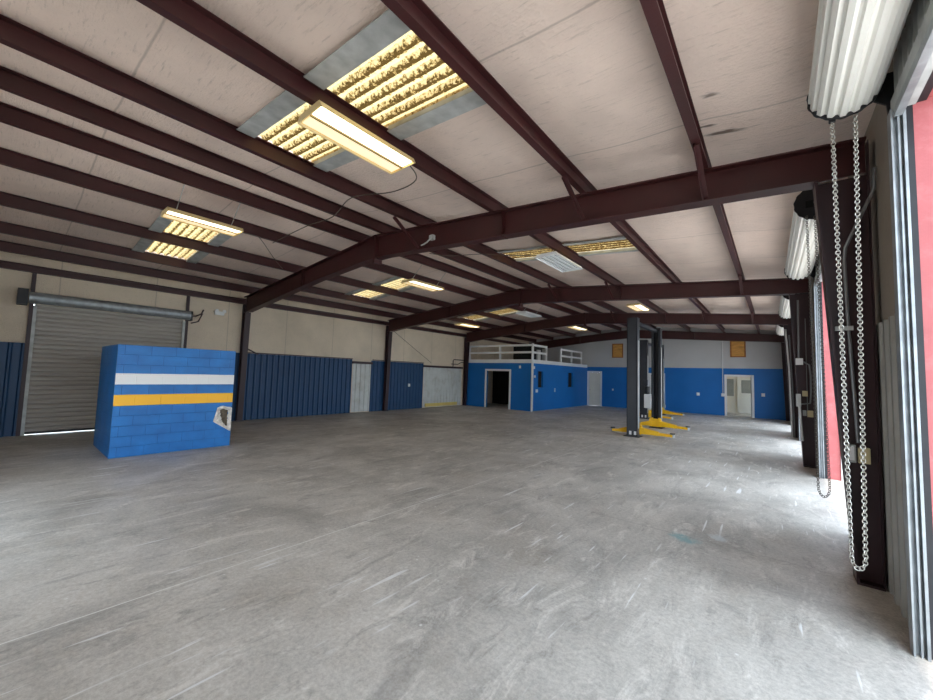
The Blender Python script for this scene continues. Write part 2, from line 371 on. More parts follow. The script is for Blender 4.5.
# painted block: UV in metres, grooves as bump, white and yellow painted courses
COURSE = 0.194
def block_mat():
    m, nt, b = new_mat('blue_painted_block')
    N, L = nt.nodes.new, nt.links.new
    uv = N('ShaderNodeUVMap'); sx = N('ShaderNodeSeparateXYZ'); L(uv.outputs[0], sx.inputs[0])
    br = N('ShaderNodeTexBrick'); br.offset = 0.5
    br.inputs['Scale'].default_value = 1.0; br.inputs['Mortar Size'].default_value = 0.006; br.inputs['Mortar Smooth'].default_value = 0.6
    br.inputs['Brick Width'].default_value = 0.40; br.inputs['Row Height'].default_value = COURSE
    br.inputs['Color1'].default_value = (1, 1, 1, 1); br.inputs['Color2'].default_value = (0.93, 0.93, 0.93, 1); br.inputs['Mortar'].default_value = (0.72, 0.76, 0.8, 1)
    L(uv.outputs[0], br.inputs['Vector'])
    n = N('ShaderNodeTexNoise'); n.inputs['Scale'].default_value = 3; n.inputs['Detail'].default_value = 8; L(uv.outputs[0], n.inputs['Vector'])
    rp = N('ShaderNodeValToRGB'); rp.color_ramp.elements[0].position = 0.35; rp.color_ramp.elements[1].position = 0.7
    rp.color_ramp.elements[0].color = lin((0, 100, 172)) + (1,); rp.color_ramp.elements[1].color = lin((6, 116, 192)) + (1,)
    L(n.outputs['Fac'], rp.inputs[0])
    mul = N('ShaderNodeMixRGB'); mul.blend_type = 'MULTIPLY'; mul.inputs[0].default_value = 1
    L(rp.outputs[0], mul.inputs[1]); L(br.outputs['Color'], mul.inputs[2])
    out = mul.outputs[0]
    wob = N('ShaderNodeMath'); wob.operation = 'MULTIPLY_ADD'; wob.inputs[1].default_value = 0.012
    L(n.outputs['Fac'], wob.inputs[0]); L(sx.outputs['Y'], wob.inputs[2])
    for z0, z1, c in ((0.975, 1.185, (252, 186, 20)), (1.38, 1.59, (232, 230, 228))):
        g = N('ShaderNodeMath'); g.operation = 'GREATER_THAN'; g.inputs[1].default_value = z0; L(wob.outputs[0], g.inputs[0])
        l = N('ShaderNodeMath'); l.operation = 'LESS_THAN'; l.inputs[1].default_value = z1; L(wob.outputs[0], l.inputs[0])
        k = N('ShaderNodeMath'); k.operation = 'MULTIPLY'; L(g.outputs[0], k.inputs[0]); L(l.outputs[0], k.inputs[1])
        # stripes are painted only on the broad face (u > 10 there)
        f = N('ShaderNodeMath'); f.operation = 'GREATER_THAN'; f.inputs[1].default_value = 10.02; L(sx.outputs['X'], f.inputs[0])
        k2 = N('ShaderNodeMath'); k2.operation = 'MULTIPLY'; L(k.outputs[0], k2.inputs[0]); L(f.outputs[0], k2.inputs[1])
        x = N('ShaderNodeMixRGB'); x.inputs[2].default_value = lin(c) + (1,); L(k2.outputs[0], x.inputs[0]); L(out, x.inputs[1]); out = x.outputs[0]
    L(out, b.inputs['Base Color']); b.inputs['Roughness'].default_value = 0.42
    bp = N('ShaderNodeBump'); bp.invert = True; bp.inputs['Strength'].default_value = 0.6; bp.inputs['Distance'].default_value = 0.012
    L(br.outputs['Fac'], bp.inputs['Height'])
    b2 = N('ShaderNodeBump'); b2.inputs['Strength'].default_value = 0.15; b2.inputs['Distance'].default_value = 0.01
    nb = N('ShaderNodeTexNoise'); nb.inputs['Scale'].default_value = 40; L(uv.outputs[0], nb.inputs['Vector'])
    L(nb.outputs['Fac'], b2.inputs['Height']); L(bp.outputs[0], b2.inputs['Normal']); L(b2.outputs[0], b.inputs['Normal'])
    return m
M['block'] = block_mat()

# ------------------------------------------------------------------ dimensions
XL, XR, XO = -13.84, 0.75, 0.98          # left wall, right wall inner and outer face
YF, YB = -1.5, 24.09                      # front and back wall
RIDGE, ZTOP, SL = -6.73, 4.74, 0.088
FR = [5.04, 11.08, 16.74, 23.85]          # frame lines
def swing(y): return 0.0125 * max(0.0, y - 5.0)   # the roller-door wall closes in a little towards the back
def rt(x): return ZTOP - SL * abs(x - RIDGE)   # top of the roof beams
PH = 0.245                                 # purlin height
PUR = [-0.64, -2.08, -3.65, -5.38, -6.52, -7.36, -8.62, -10.33, -11.93, -13.25]
SKY = [(-5.38, -2.08, 1.88, 2.74), (-11.93, -8.62, 1.95, 2.85), (-5.38, -2.08, 7.62, 8.42),
       (-11.93, -8.62, 7.70, 8.60), (-11.93, -8.62, 13.85, 14.95)]

# ------------------------------------------------------------------ setting
struct(MB().box(XL - 0.14, XO, YF - 0.2, 29.0, -0.15, 0.0).build('floor', M['floor']))
struct(MB().box(-60, 60, -50, 80, -0.4, -0.151).build('ground', M['ground']))
struct(MB().box(XO + 0.002, 26, -30, 40, -0.15, -0.02).box(-30, XO, -30, YF - 0.205, -0.15, -0.02).box(-30, XL - 0.142, YF, 30, -0.15, -0.02).build('ground_apron', M['ground']))

def ceiling():
    mb = MB()
    xs = sorted(set([XL - 0.14, XL, RIDGE, XR, XO] + PUR)); X = []
    for a, b in zip(xs[:-1], xs[1:]):
        k = 8 if b - a > 0.6 else (4 if b - a > 0.3 else 2)
        X += [(a + (b - a) * i / k, a, b) for i in range(k)]
    X.append((xs[-1], xs[-2], xs[-1]))
    ys = {YF - 0.2, YB + 0.2}
    for s in SKY: ys |= {s[2], s[3]}
    y = YF
    while y < YB: ys.add(round(y, 3)); y += 0.5
    Y = sorted(ys)
    def zb(i, y):
        x, a, b = X[i]
        t = (x - a) / (b - a)
        sag = 0.035 * math.sin(math.pi * t) ** 2 * (0.8 + 0.5 * math.sin(y * 2.1 + a * 3)) if b - a > 0.6 else 0
        return rt(x) + PH - sag
    nx, ny = len(X), len(Y)
    vs = [(X[i][0], Y[j], zb(i, Y[j])) for j in range(ny) for i in range(nx)]
    vs += [(X[i][0], Y[j], rt(X[i][0]) + PH + 0.16) for j in range(ny) for i in range(nx)]
    O = nx * ny
    def hole(i, j):
        if not (0 <= i < nx - 1 and 0 <= j < ny - 1): return True
        cx = (X[i][0] + X[i + 1][0]) / 2; cy = (Y[j] + Y[j + 1]) / 2
        return any(a < cx < b and c < cy < d for a, b, c, d in SKY)
    fs = []
    for j in range(ny - 1):
        for i in range(nx - 1):
            if hole(i, j): continue
            a, b, c, d = j * nx + i, j * nx + i + 1, (j + 1) * nx + i + 1, (j + 1) * nx + i
            fs += [(a, d, c, b), (O + a, O + b, O + c, O + d)]
            if hole(i - 1, j): fs.append((a, O + a, O + d, d))
            if hole(i + 1, j): fs.append((b, c, O + c, O + b))
            if hole(i, j - 1): fs.append((a, b, O + b, O + a))
            if hole(i, j + 1): fs.append((d, O + d, O + c, c))
    mb.add(vs, fs)
    return mb.build('ceiling', M['lining'], smooth=True)
struct(ceiling())

# --- left wall: insulated upper, blue ribbed sheet below, roller door and closed-up openings
DL0, DL1, DLZ = 0.37, 3.40, 3.15
zc = rt(XL) + PH
wl = MB()
wl.box(XL - 0.14, XL - 0.03, YF, DL0, 0, zc).box(XL - 0.14, XL - 0.03, DL1, YB, 0, zc).box(XL - 0.14, XL - 0.03, DL0, DL1, DLZ, zc)
wall_left = struct(wl.build('wall_left', M['wall_lining']))
for (a, b, zt) in ((YF + 0.02, DL0 - 0.06, 2.19), (DL1 + 0.12, 9.33, 2.25), (10.30, 13.5, 2.24)):
    ribbed('y', XL - 0.015, a, b, 0.0, zt, 0.2, 0.035, 1, 0.6).build('wainscot_sheet', M['blue_sheet'], wall_left)
# closed openings with pale ribbed sheet
for (a, b, zt) in ((9.37, 10.27, 2.07), (13.55, 16.5, 2.06)):
    ribbed('y', XL - 0.015, a, b, 0.03, zt, 0.23, 0.03, 1, 0.6).build('pale_sheet', M['white_sheet'], wall_left)
    MB().box(XL - 0.02, XL + 0.07, a - 0.05, b + 0.05, zt, zt + 0.1).build('header_girt', M['maroon_dark'], wall_left)
MB().box(XL + 0.03, XL + 0.09, 13.65, 16.1, 0.06, 0.22).build('yellow_bottom_rail', M['yellow_bar'], wall_left)
for ya, yb in ((5.2, 9.3), (10.36, 10.95), (11.21, 13.48)): MB().box(XL - 0.02, XL + 0.05, ya, yb, 2.255, 2.285).build('top_angle', M['maroon_dark'], wall_left)
MB().box(XL - 0.03, XL + 0.06, DL0 - 0.07, DL0, 0, 3.885).box(XL - 0.03, XL + 0.06, DL1, DL1 + 0.07, 0, 3.885).build('door_jamb', M['maroon_dark'], wall_left)
for ya, yb, za, zb_ in ((11.3, 14.0, 3.75, 2.3), (5.15, 5.53, 2.41, 2.23)):
    th = 0.012 if yb > 8 else 0.04
    MB().bar((XL + 0.04, ya, za), (XL + 0.04, yb, zb_), th, th).build('brace_rod', M['cable'] if yb > 8 else M['maroon_dark'], wall_left)

# --- back wall
DA, DB, DC = (-9.40, -8.64, 2.12), (-6.33, -5.02, 2.06), (-2.01, -0.95, 2.06)
ZBLUE = 2.48
def wall_seg(mb, z0, z1):
    xs = [XL - 0.14]
    for d in (DA, DB, DC): xs += [d[0], d[1]]
    xs.append(XO)
    for i in range(0, len(xs), 2): mb.box(xs[i], xs[i + 1], YB, YB + 0.15, z0, z1)
    for d in (DA, DB, DC):
        if d[2] < z1: mb.box(d[0], d[1], YB, YB + 0.15, max(z0, d[2]), z1)
    return mb
bw = MB(); wall_seg(bw, 0, ZBLUE)
wall_back = struct(bw.build('wall_back', M['blue_wall']))
MB().prism([(XL - 0.14, ZBLUE), (XO, ZBLUE), (XO, rt(XO) + PH), (RIDGE, ZTOP + PH), (XL - 0.14, rt(XL) + PH)], 'y', YB, YB + 0.15).build('upper_panel', M['grey_wall'], wall_back)
def casing(x0, x1, z, w=0.09, y=YB, n=1, name='door_casing'):
    return MB().box(x0 - w, x0 + 0.01, y - 0.03, y + 0.0, 0, z + w).box(x1 - 0.01, x1 + w, y - 0.03, y, 0, z + w).box(x0 + 0.01, x1 - 0.01, y - 0.03, y, z - 0.01, z + w)
# closed cream door in the corner
d1 = struct(MB().box(DA[0] + 0.01, DA[1] - 0.01, YB + 0.03, YB + 0.075, 0.01, DA[2] - 0.01).build('door_1', M['door_white']))
casing(*DA).build('door_frame', M['white_paint'], d1)
for z0, z1 in ((0.2, 0.85), (1.0, 1.95)):
    for xa in (DA[0] + 0.1, (DA[0] + DA[1]) / 2 + 0.04):
        MB().box(xa, xa + 0.24, YB + 0.018, YB + 0.032, z0, z1, 0.006).build('raised_panel', M['door_white'], d1)
MB().tube([(DA[0] + 0.08, YB + 0.03, 1.0), (DA[0] + 0.08, YB - 0.03, 1.0)], 0.025, 10).build('knob', M['galv'], d1)
# dark open doorway behind the car lifts
d2 = struct(casing(*DB).build('door_2', M['white_paint']))
MB().box(-5.84, -5.68, YB + 0.0, YB + 0.06, 0.0, DB[2] - 0.012).build('mullion', M['white_paint'], d2)
# open doorway with a lit room behind
d3 = struct(casing(*DC).build('door_3', M['white_paint']))
MB().box(DC[1] - 0.055, DC[1] - 0.012, YB + 0.16, YB + 0.95, 0.01, DC[2] - 0.02).build('open_leaf', M['grey_wall'], d3)
MB().box(DC[0], DC[1], YB - 0.02, YB + 0.15, 0.001, 0.015).build('threshold', M['galv_dull'], d3)
# rooms behind the two openings
r = MB()
r.box(-3.2, 0.9, 27.2, 27.3, 0, 2.6).box(-3.3, -3.2, YB + 0.15, 27.3, 0, 2.6).box(-3.3, 1.0, YB + 0.15, 27.3, 2.6, 2.7)
r.box(0.9, 1.0, YB + 0.15, YB + 0.6, 0, 2.6).box(0.9, 1.0, YB + 0.6, 26.8, 0, 0.7).box(0.9, 1.0, YB + 0.6, 26.8, 2.2, 2.6).box(0.9, 1.0, 26.8, 27.3, 0, 2.6)
rb = struct(r.build('wall_lobby', M['room']))
d4 = struct(MB().box(-1.75, -0.9, 27.13, 27.19, 0.01, 2.05).build('door_4', M['door_white']))
for z0, z1 in ((1.15, 1.9), (0.2, 0.9)):
    MB().box(-1.55, -1.1, 27.115, 27.135, z0, z1, 0.006).build('raised_panel', M['door_white'] if z0 < 1 else M['glass_grey'], d4)
for xa in (-2.28, -0.75):
    MB().box(xa, xa + 0.36, 27.15, 27.195, 0.95, 1.95).build('side_light', M['glass_grey'], d4)
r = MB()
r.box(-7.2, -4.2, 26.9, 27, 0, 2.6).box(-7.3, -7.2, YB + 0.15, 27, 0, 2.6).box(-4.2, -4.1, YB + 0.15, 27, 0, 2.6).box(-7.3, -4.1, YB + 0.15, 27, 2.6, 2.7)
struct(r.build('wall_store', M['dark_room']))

# --- right wall with four roller doors
OPEN = [(0.15, 3.95), (6.45, 9.95), (12.40, 15.85), (18.40, 21.50)]
ZL = 3.78
zr = rt(XR) + PH
wr_out = MB(); segs = []
y = YF - 0.2
for a, b in OPEN:
    segs += [(y, a)] if not y < 5.0 < a else [(y, 5.0), (5.0, a)]; y = b
segs.append((y, YB + 0.15))
for a, b in segs: wr_out.box(XR + 0.03, XO, a, b, 0, ZL)
wr_out.box(XR + 0.03, XO, YF - 0.2, 5.0, ZL, rt(XO) + PH).box(XR + 0.03, XO, 5.0, YB + 0.15, ZL, rt(XO) + PH)
wall_right = struct(wr_out.build('wall_right', M['red']))
inner = MB()
for a, b in segs: inner.box(XR, XR + 0.028, max(a + 0.002, YF), min(b - 0.002, YB - 0.01), 2.28, ZL)
inner.box(XR, XR + 0.028, YF, 5.0, ZL, zr - 0.01).box(XR, XR + 0.028, 5.0, YB - 0.01, ZL, zr - 0.01)
inner.build('insulation_lining', M['grey_lining'], wall_right)
for a, b in segs:
    ribbed('y', XR + 0.012, max(a + 0.002, YF), min(b - 0.002, YB - 0.01), 0.0, 2.33, 0.21, 0.04, -1, 0.5).build('lower_sheet', M['old_sheet'], wall_right)
for a, b in OPEN:
    # pale corner strip outside, galvanised door frame angles inside
    MB().box(XO - 0.01, XO + 0.03, b - 0.03, b + 0.05, 0, ZL).box(XO - 0.01, XO + 0.03, a - 0.05, a + 0.03, 0, ZL).build('corner_strip', M['white_paint'], wall_right)
    MB().box(XR - 0.06, XR + 0.05, a - 0.05, b + 0.05, ZL - 0.02, ZL + 0.08).build('lintel_angle', M['galv_dull'], wall_right)
    MB().box(XR + 0.03, XR + 0.1, a, b, ZL - 0.012, ZL - 0.001).build('dark_strip', M['black'], wall_right)  # thin black strip under the inner edge of the header
    for q0, q1 in ((a, a + 0.004), (b - 0.004, b)): MB().box(XR + 0.0, XR + 0.035, q0, q1, 0, ZL - 0.015).build('jamb_angle', M['black'], wall_right)
    ribbed('y', XR - 0.02, a - 0.1, b + 0.1, ZL + 0.085, 4.2, 0.12, 0.02, -1, 0.5).build('hood_sheet', M['galv_dull'], wall_right)

# --- front wall (behind the camera) with a wide open doorway
FO = (-7.8, -4.6, 2.6)
struct(MB().box(XL - 0.14, FO[0], YF - 0.2, YF, 0, zc).box(FO[1], XO, YF - 0.2, YF, 0, zc)
       .prism([(FO[0], FO[2]), (FO[1], FO[2]), (FO[1], rt(FO[1]) + PH), (RIDGE, ZTOP + PH), (FO[0], rt(FO[0]) + PH)], 'y', YF - 0.2, YF)
       .prism([(XL - 0.14, zc - 0.05), (FO[0], zc - 0.05), (FO[0], rt(FO[0]) + PH), (XL - 0.14, rt(XL) + PH)], 'y', YF - 0.2, YF)
       .prism([(FO[1], zc - 0.05), (XO, zc - 0.05), (XO, rt(XO) + PH), (FO[1], rt(FO[1]) + PH)], 'y', YF - 0.2, YF).build('wall_front', M['wall_lining']))

# --- office box with a railed deck in the back left corner
MY, MX, MZ = 16.86, -9.50, 2.42
ox0, ox1, oz = -12.32, -10.83, 2.0
of = MB().box(XL, ox0, MY, MY + 0.12, 0, MZ).box(ox1, MX, MY, MY + 0.12, 0, MZ).box(ox0, ox1, MY, MY + 0.12, oz, MZ)
wof = struct(of.build('wall_office_front', M['blue_wall']))
w1, w2 = (17.45, 18.02), (21.12, 21.80)
os_ = MB()
ys = [MY + 0.12, w1[0], w1[1], w2[0], w2[1], YB - 0.01]
for i in (0, 2, 4): os_.box(MX - 0.12, MX, ys[i], ys[i + 1], 0, MZ)
for w in (w1, w2): os_.box(MX - 0.12, MX, w[0], w[1], 0, 1.17).box(MX - 0.12, MX, w[0], w[1], 2.05, MZ)
wos = struct(os_.build('wall_office_side', M['blue_wall']))
for k, w in enumerate((w1, w2)):
    wi = struct(MB().box(MX - 0.09, MX - 0.075, w[0], w[1], 1.17, 2.05).build('window_%d' % (k + 1), M['dark_gap']))
    MB().box(MX - 0.075, MX + 0.015, w[0] - 0.03, w[0] + 0.02, 1.14, 2.08).box(MX - 0.075, MX + 0.015, w[1] - 0.02, w[1] + 0.03, 1.14, 2.08) \
        .box(MX - 0.075, MX + 0.015, w[0], w[1], 1.14, 1.19).box(MX - 0.075, MX + 0.015, w[0], w[1], 2.03, 2.08).build('window_frame', M['blue_wall'], wi)
struct(MB().box(XL, MX, MY, YB - 0.01, MZ, MZ + 0.19).build('floor_deck', M['white_paint']))
struct(MB().box(MX - 0.02, MX + 0.05, MY - 0.05, MY + 0.06, 0, 3.42).build('trim_1', M['white_paint']))
d5 = struct(MB().box(ox0 - 0.09, ox0 + 0.01, MY - 0.03, MY, 0, oz + 0.09).box(ox1 - 0.01, ox1 + 0.09, MY - 0.03, MY, 0, oz + 0.09)
            .box(ox0 + 0.01, ox1 - 0.01, MY - 0.03, MY, oz - 0.01, oz + 0.09).build('door_5', M['white_paint']))
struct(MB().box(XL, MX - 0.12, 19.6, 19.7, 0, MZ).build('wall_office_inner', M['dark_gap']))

def railing(name, label, axis, fixed, a0, a1, posts, rails):
    t = thing(name, label, 'railing', 'deck railings', ((a0 + a1) / 2, fixed, MZ + 0.19) if axis == 'x' else (fixed, (a0 + a1) / 2, MZ + 0.19))
    for p in posts:
        m = MB()
        if axis == 'x': m.box(p - 0.045, p + 0.045, fixed - 0.045, fixed + 0.045, MZ + 0.19, 3.40)
        else: m.box(fixed - 0.045, fixed + 0.045, p - 0.045, p + 0.045, MZ + 0.19, 3.40)
        m.build('post', M['white_paint'], t)
    for z in rails:
        m = MB()
        if axis == 'x': m.box(a0, a1, fixed - 0.03, fixed + 0.03, z - 0.05, z + 0.05)
        else: m.box(fixed - 0.03, fixed + 0.03, a0, a1, z - 0.05, z + 0.05)
        m.build('rail', M['white_paint'], t)
railing('guard_railing', 'white timber railing above the dark office doorway', 'x', MY + 0.07, -13.7, -9.57, (-13.6, -11.5), (2.98, 3.35))
railing('guard_railing', 'short white railing beside the black crate at the deck corner', 'y', MX - 0.06, MY + 0.12, 18.5, (18.45,), (2.98, 3.35))
railing('guard_railing', 'white two-bay deck railing next to the back wall', 'y', MX - 0.06, 20.2, 23.25, (20.25, 21.7, 23.2), (2.98, 3.35))
t = thing('storage_crate', 'black storage crate up on the railed office deck', 'crate', None, (-10.2, 17.7, MZ + 0.19))
MB().box(-10.85, -9.72, 17.2, 18.3, MZ + 0.191, 3.30, 0.02).build('body', M['dark_gap'], t)
MB().box(-10.88, -9.70, 17.17, 18.33, 3.30, 3.36, 0.01).build('lid', M['black'], t)
tag(MB().box(-9.685, -9.615, 17.62, 17.95, MZ + 0.191, 3.15, 0.01).build('grey_carton', M['grey_wall']), 'pale grey carton standing in front of the black crate on the deck', 'carton')

# ------------------------------------------------------------------ steel frames
ORD = ['nearest', 'second', 'third', 'farthest']
BR = {0: (0, 1, 3), 1: (0, 2, 3), 2: (0, 1, 3), 3: ()}
beam_lab = ['maroon steel roof beam nearest in line, with a small white sensor on it',
            'maroon steel roof beam second in line, just before the front car lift',
            'maroon steel roof beam third in line, in front of the deck railing',
            'maroon steel roof beam lying against the back wall']
for k, Y in enumerate(FR):
    t = thing('roof_beam', beam_lab[k], 'roof beam', 'main roof beams', (RIDGE, Y, 4.2))
    bot = [(XL + 0.36, 3.62), (XL + 0.9, 3.685), (-9.1, 4.09), (RIDGE - 0.35, 4.235), (RIDGE + 0.35, 4.235), (0.36, 3.78)]
    xe = 0.695 - swing(Y + 0.1)
    top = [(xe, rt(xe)), (RIDGE, ZTOP), (XL + 0.125, rt(XL + 0.125))]
    low = [(XL + 0.125, 3.62)] + bot + [(xe, 3.78)]
    MB().prism(low + top, 'y', Y - 0.01, Y + 0.01).build('web', M['maroon'], t)
    f = MB()
    for a, b in zip(bot[:-1], bot[1:]): f.prism([(a[0], a[1] - 0.018), (b[0], b[1] - 0.018), (b[0], b[1]), (a[0], a[1])], 'y', Y - 0.1, Y + 0.1)
    f.build('bottom_flange', M['maroon'], t)
    f = MB()
    for a, b in zip(top[:-1], top[1:]): f.prism([(a[0], a[1] - 0.02), (b[0], b[1] - 0.02), (b[0], b[1] - 0.001), (a[0], a[1] - 0.001)], 'y', Y - 0.1, Y + 0.1)
    f.build('top_flange', M['maroon'], t)
    MB().box(RIDGE - 0.03, RIDGE + 0.03, Y - 0.1, Y + 0.1, 4.12, ZTOP - 0.005).build('splice_plate', M['maroon'], t)
    for x in (-9.9, -3.4): MB().box(x - 0.008, x + 0.008, Y - 0.095, Y + 0.095, 4.02 - 0.01, rt(x) - 0.02).build('stiffener', M['maroon'], t)
    for p in BR[k]:
        x = PUR[p]
        zb_ = 3.78 + (4.235 - 3.78) * min(1, max(0, (0.36 - x) / (0.36 - RIDGE - 0.35)))
        MB().bar((x + 0.03, Y - 0.72, rt(x) - 0.035), (x + 0.03, Y - 0.09, zb_ + 0.01), 0.06, 0.012, (1, 0, 0)).bar((x + 0.055, Y - 0.72, rt(x) - 0.035), (x + 0.055, Y - 0.09, zb_ + 0.01), 0.012, 0.05, (1, 0, 0)).build('flange_brace', M['maroon'], t)

col_l = ['maroon steel wall column behind the striped block, against the left wall', 'maroon steel wall column between the two pale patched openings',
         'maroon steel wall column at the office corner']
for k, Y in enumerate(FR[:3]):
    t = thing('steel_column', col_l[k], 'column', 'steel columns', (XL + 0.2, Y, 0))
    MB().prism([(XL + 0.05, 0), (XL + 0.15, 0), (XL + 0.27, 3.60), (XL + 0.05, 3.60)], 'y', Y - 0.008, Y + 0.008).build('web', M['maroon_dark'], t)
    MB().prism([(XL + 0.15, 0), (XL + 0.17, 0), (XL + 0.29, 3.60), (XL + 0.27, 3.60)], 'y', Y - 0.085, Y + 0.085).build('inner_flange', M['maroon_dark'], t)
    MB().box(XL + 0.03, XL + 0.05, Y - 0.085, Y + 0.085, 0, 3.87).box(XL + 0.05, XL + 0.118, Y - 0.085, Y + 0.085, 3.605, 3.87).build('outer_flange', M['maroon_dark'], t)
    MB().box(XL + 0.05, XL + 0.22, Y - 0.11, Y + 0.11, 0.0, 0.02).build('base_plate', M['maroon_dark'], t)
col_r = ['dark maroon steel column beside the near hanging chain, carrying two outlet boxes', 'dark maroon steel column with conduits and switch boxes, beyond the red jamb',
         'dark maroon steel column with pale conduit, third along the roller doors', 'dark maroon steel column in the corner by the back wall']
CR = [(0.53, 0.33), (0.505, 0.34), (0.52, 0.38), (0.58, 0.46)]
for k, Y in enumerate(FR):
    cb, ct = CR[k]
    t = thing('steel_column', col_r[k], 'column', 'steel columns', (0.58, Y, 0))
    MB().prism([(cb + 0.02, 0), (0.70, 0), (0.70, 3.755), (ct + 0.02, 3.755)], 'y', Y - 0.008, Y + 0.008).build('web', M['maroon_dark'], t)
    MB().prism([(cb, 0), (cb + 0.02, 0), (ct + 0.02, 3.755), (ct, 3.755)], 'y', Y - 0.1, Y + 0.1).build('inner_flange', M['maroon_dark'], t)
    MB().box(0.70, 0.705, Y - 0.1, Y + 0.1, 0, 4.05).build('outer_flange', M['maroon_dark'], t)
    MB().box(cb + 0.0, 0.70, Y - 0.105, Y + 0.105, 0.0, 0.02).build('base_plate', M['maroon_dark'], t)

pl = ['maroon roof purlin nearest the roller doors', 'maroon roof purlin along the door side edge of the nearest skylight',
      'maroon roof purlin crossing the middle of the nearest skylight', 'maroon roof purlin along the inner edge of the nearest skylight',
      'maroon roof purlin just on the door side of the ridge', 'maroon roof purlin just past the ridge, over the striped block side',
      'maroon roof purlin along the upper edge of the far slope skylights', 'maroon roof purlin crossing the middle of the far slope skylights',
      'maroon roof purlin along the lower edge of the far slope skylights', 'maroon roof purlin closest to the left wall eave strut']
for x, lab in zip(PUR, pl):
    z = max(rt(x), rt(x + 0.085)) + 0.001
    o = MB().prism([(x, z), (x + 0.085, z), (x + 0.085, z + 0.025), (x + 0.078, z + 0.025), (x + 0.078, z + 0.008), (x + 0.008, z + 0.008),
                    (x + 0.008, z + PH - 0.03), (x + 0.07, z + PH - 0.03), (x + 0.07, z + PH - 0.02), (x, z + PH - 0.02)], 'y', YF, YB - 0.02).build('roof_purlin', M['maroon'])
    tag(o, lab, 'purlin', 'roof purlins')
o = MB().prism([(XL - 0.01, 3.89), (XL + 0.11, 3.89), (XL + 0.11, 3.93), (XL + 0.005, 3.93), (XL + 0.005, 4.03), (XL + 0.09, 4.03), (XL + 0.09, 4.06), (XL - 0.01, 4.06)], 'y', YF, YB - 0.02).build('eave_strut', M['maroon'])
tag(o, 'maroon eave strut along the top of the left wall', 'eave strut')

# ------------------------------------------------------------------ skylights
sl = ['dirty yellow corrugated skylight next to the biggest lit lamp', 'small slatted-looking skylight below the lamp nearest the left wall',
      'long yellow skylight behind the unlit louvred lamp', 'dirty yellow skylight beside the lit lamp beyond the nearest beam', 'dim orange skylight above the office front']
for (a, b, c, d), lab in zip(SKY, sl):
    t = thing('skylight', lab, 'skylight', 'roof skylights', ((a + b) / 2, (c + d) / 2, rt((a + b) / 2) + PH))
    prof = []
    yy = c + 0.006
    while yy < d - 0.006:
        for q, h in ((0, 0), (0.05, 0), (0.075, 0.035), (0.12, 0.035)):
            if yy + q < d - 0.006: prof.append((yy + q, h))
        yy += 0.145
    prof.append((d - 0.006, 0))
    n = len(prof)
    xs = [a + 0.01 + (b - a - 0.02) * i / 12 for i in range(13)]
    vs = [(x, p, rt(x) + PH + 0.004 + h) for x in xs for p, h in prof]
    fs = [(i * n + j, i * n + j + 1, (i + 1) * n + j + 1, (i + 1) * n + j) for i in range(12) for j in range(n - 1)]
    MB().add(vs, fs).build('fibreglass_panel', M['skylight'], t)
    fw = 0.09 if lab.startswith('long') else 0.2
    for y0, y1 in ((c - fw, c + 0.02), (d - 0.02, d + fw)):
        z0 = lambda x: rt(x) + PH
        cuts = [a + 0.09] + [v for p in PUR if a + 0.1 < p < b - 0.1 for v in (p - 0.006, p + 0.09)] + [b - 0.008]
        for xa, xb in zip(cuts[::2], cuts[1::2]):
            vs = []
            for x in (xa, xb):
                vs += [(x, y0, z0(x) - 0.066), (x, y1, z0(x) - 0.066), (x, y1, z0(x) - 0.054), (x, y0, z0(x) - 0.054)]
            yl = (c + 0.001, c + 0.004) if y0 < c else (d - 0.004, d - 0.001)
            lip = [(x, y, z0(x) + e) for x in (xa, xb) for y, e in ((yl[0], -0.056), (yl[1], -0.056), (yl[1], 0.02), (yl[0], 0.02))]
            MB().add(lip, [(0, 1, 2, 3), (7, 6, 5, 4), (0, 4, 5, 1), (1, 5, 6, 2), (2, 6, 7, 3), (3, 7, 4, 0)]).add(vs, [(0, 1, 2, 3), (7, 6, 5, 4), (0, 4, 5, 1), (1, 5, 6, 2), (2, 6, 7, 3), (3, 7, 4, 0)]).build('flashing', M['galv_dull'], t)

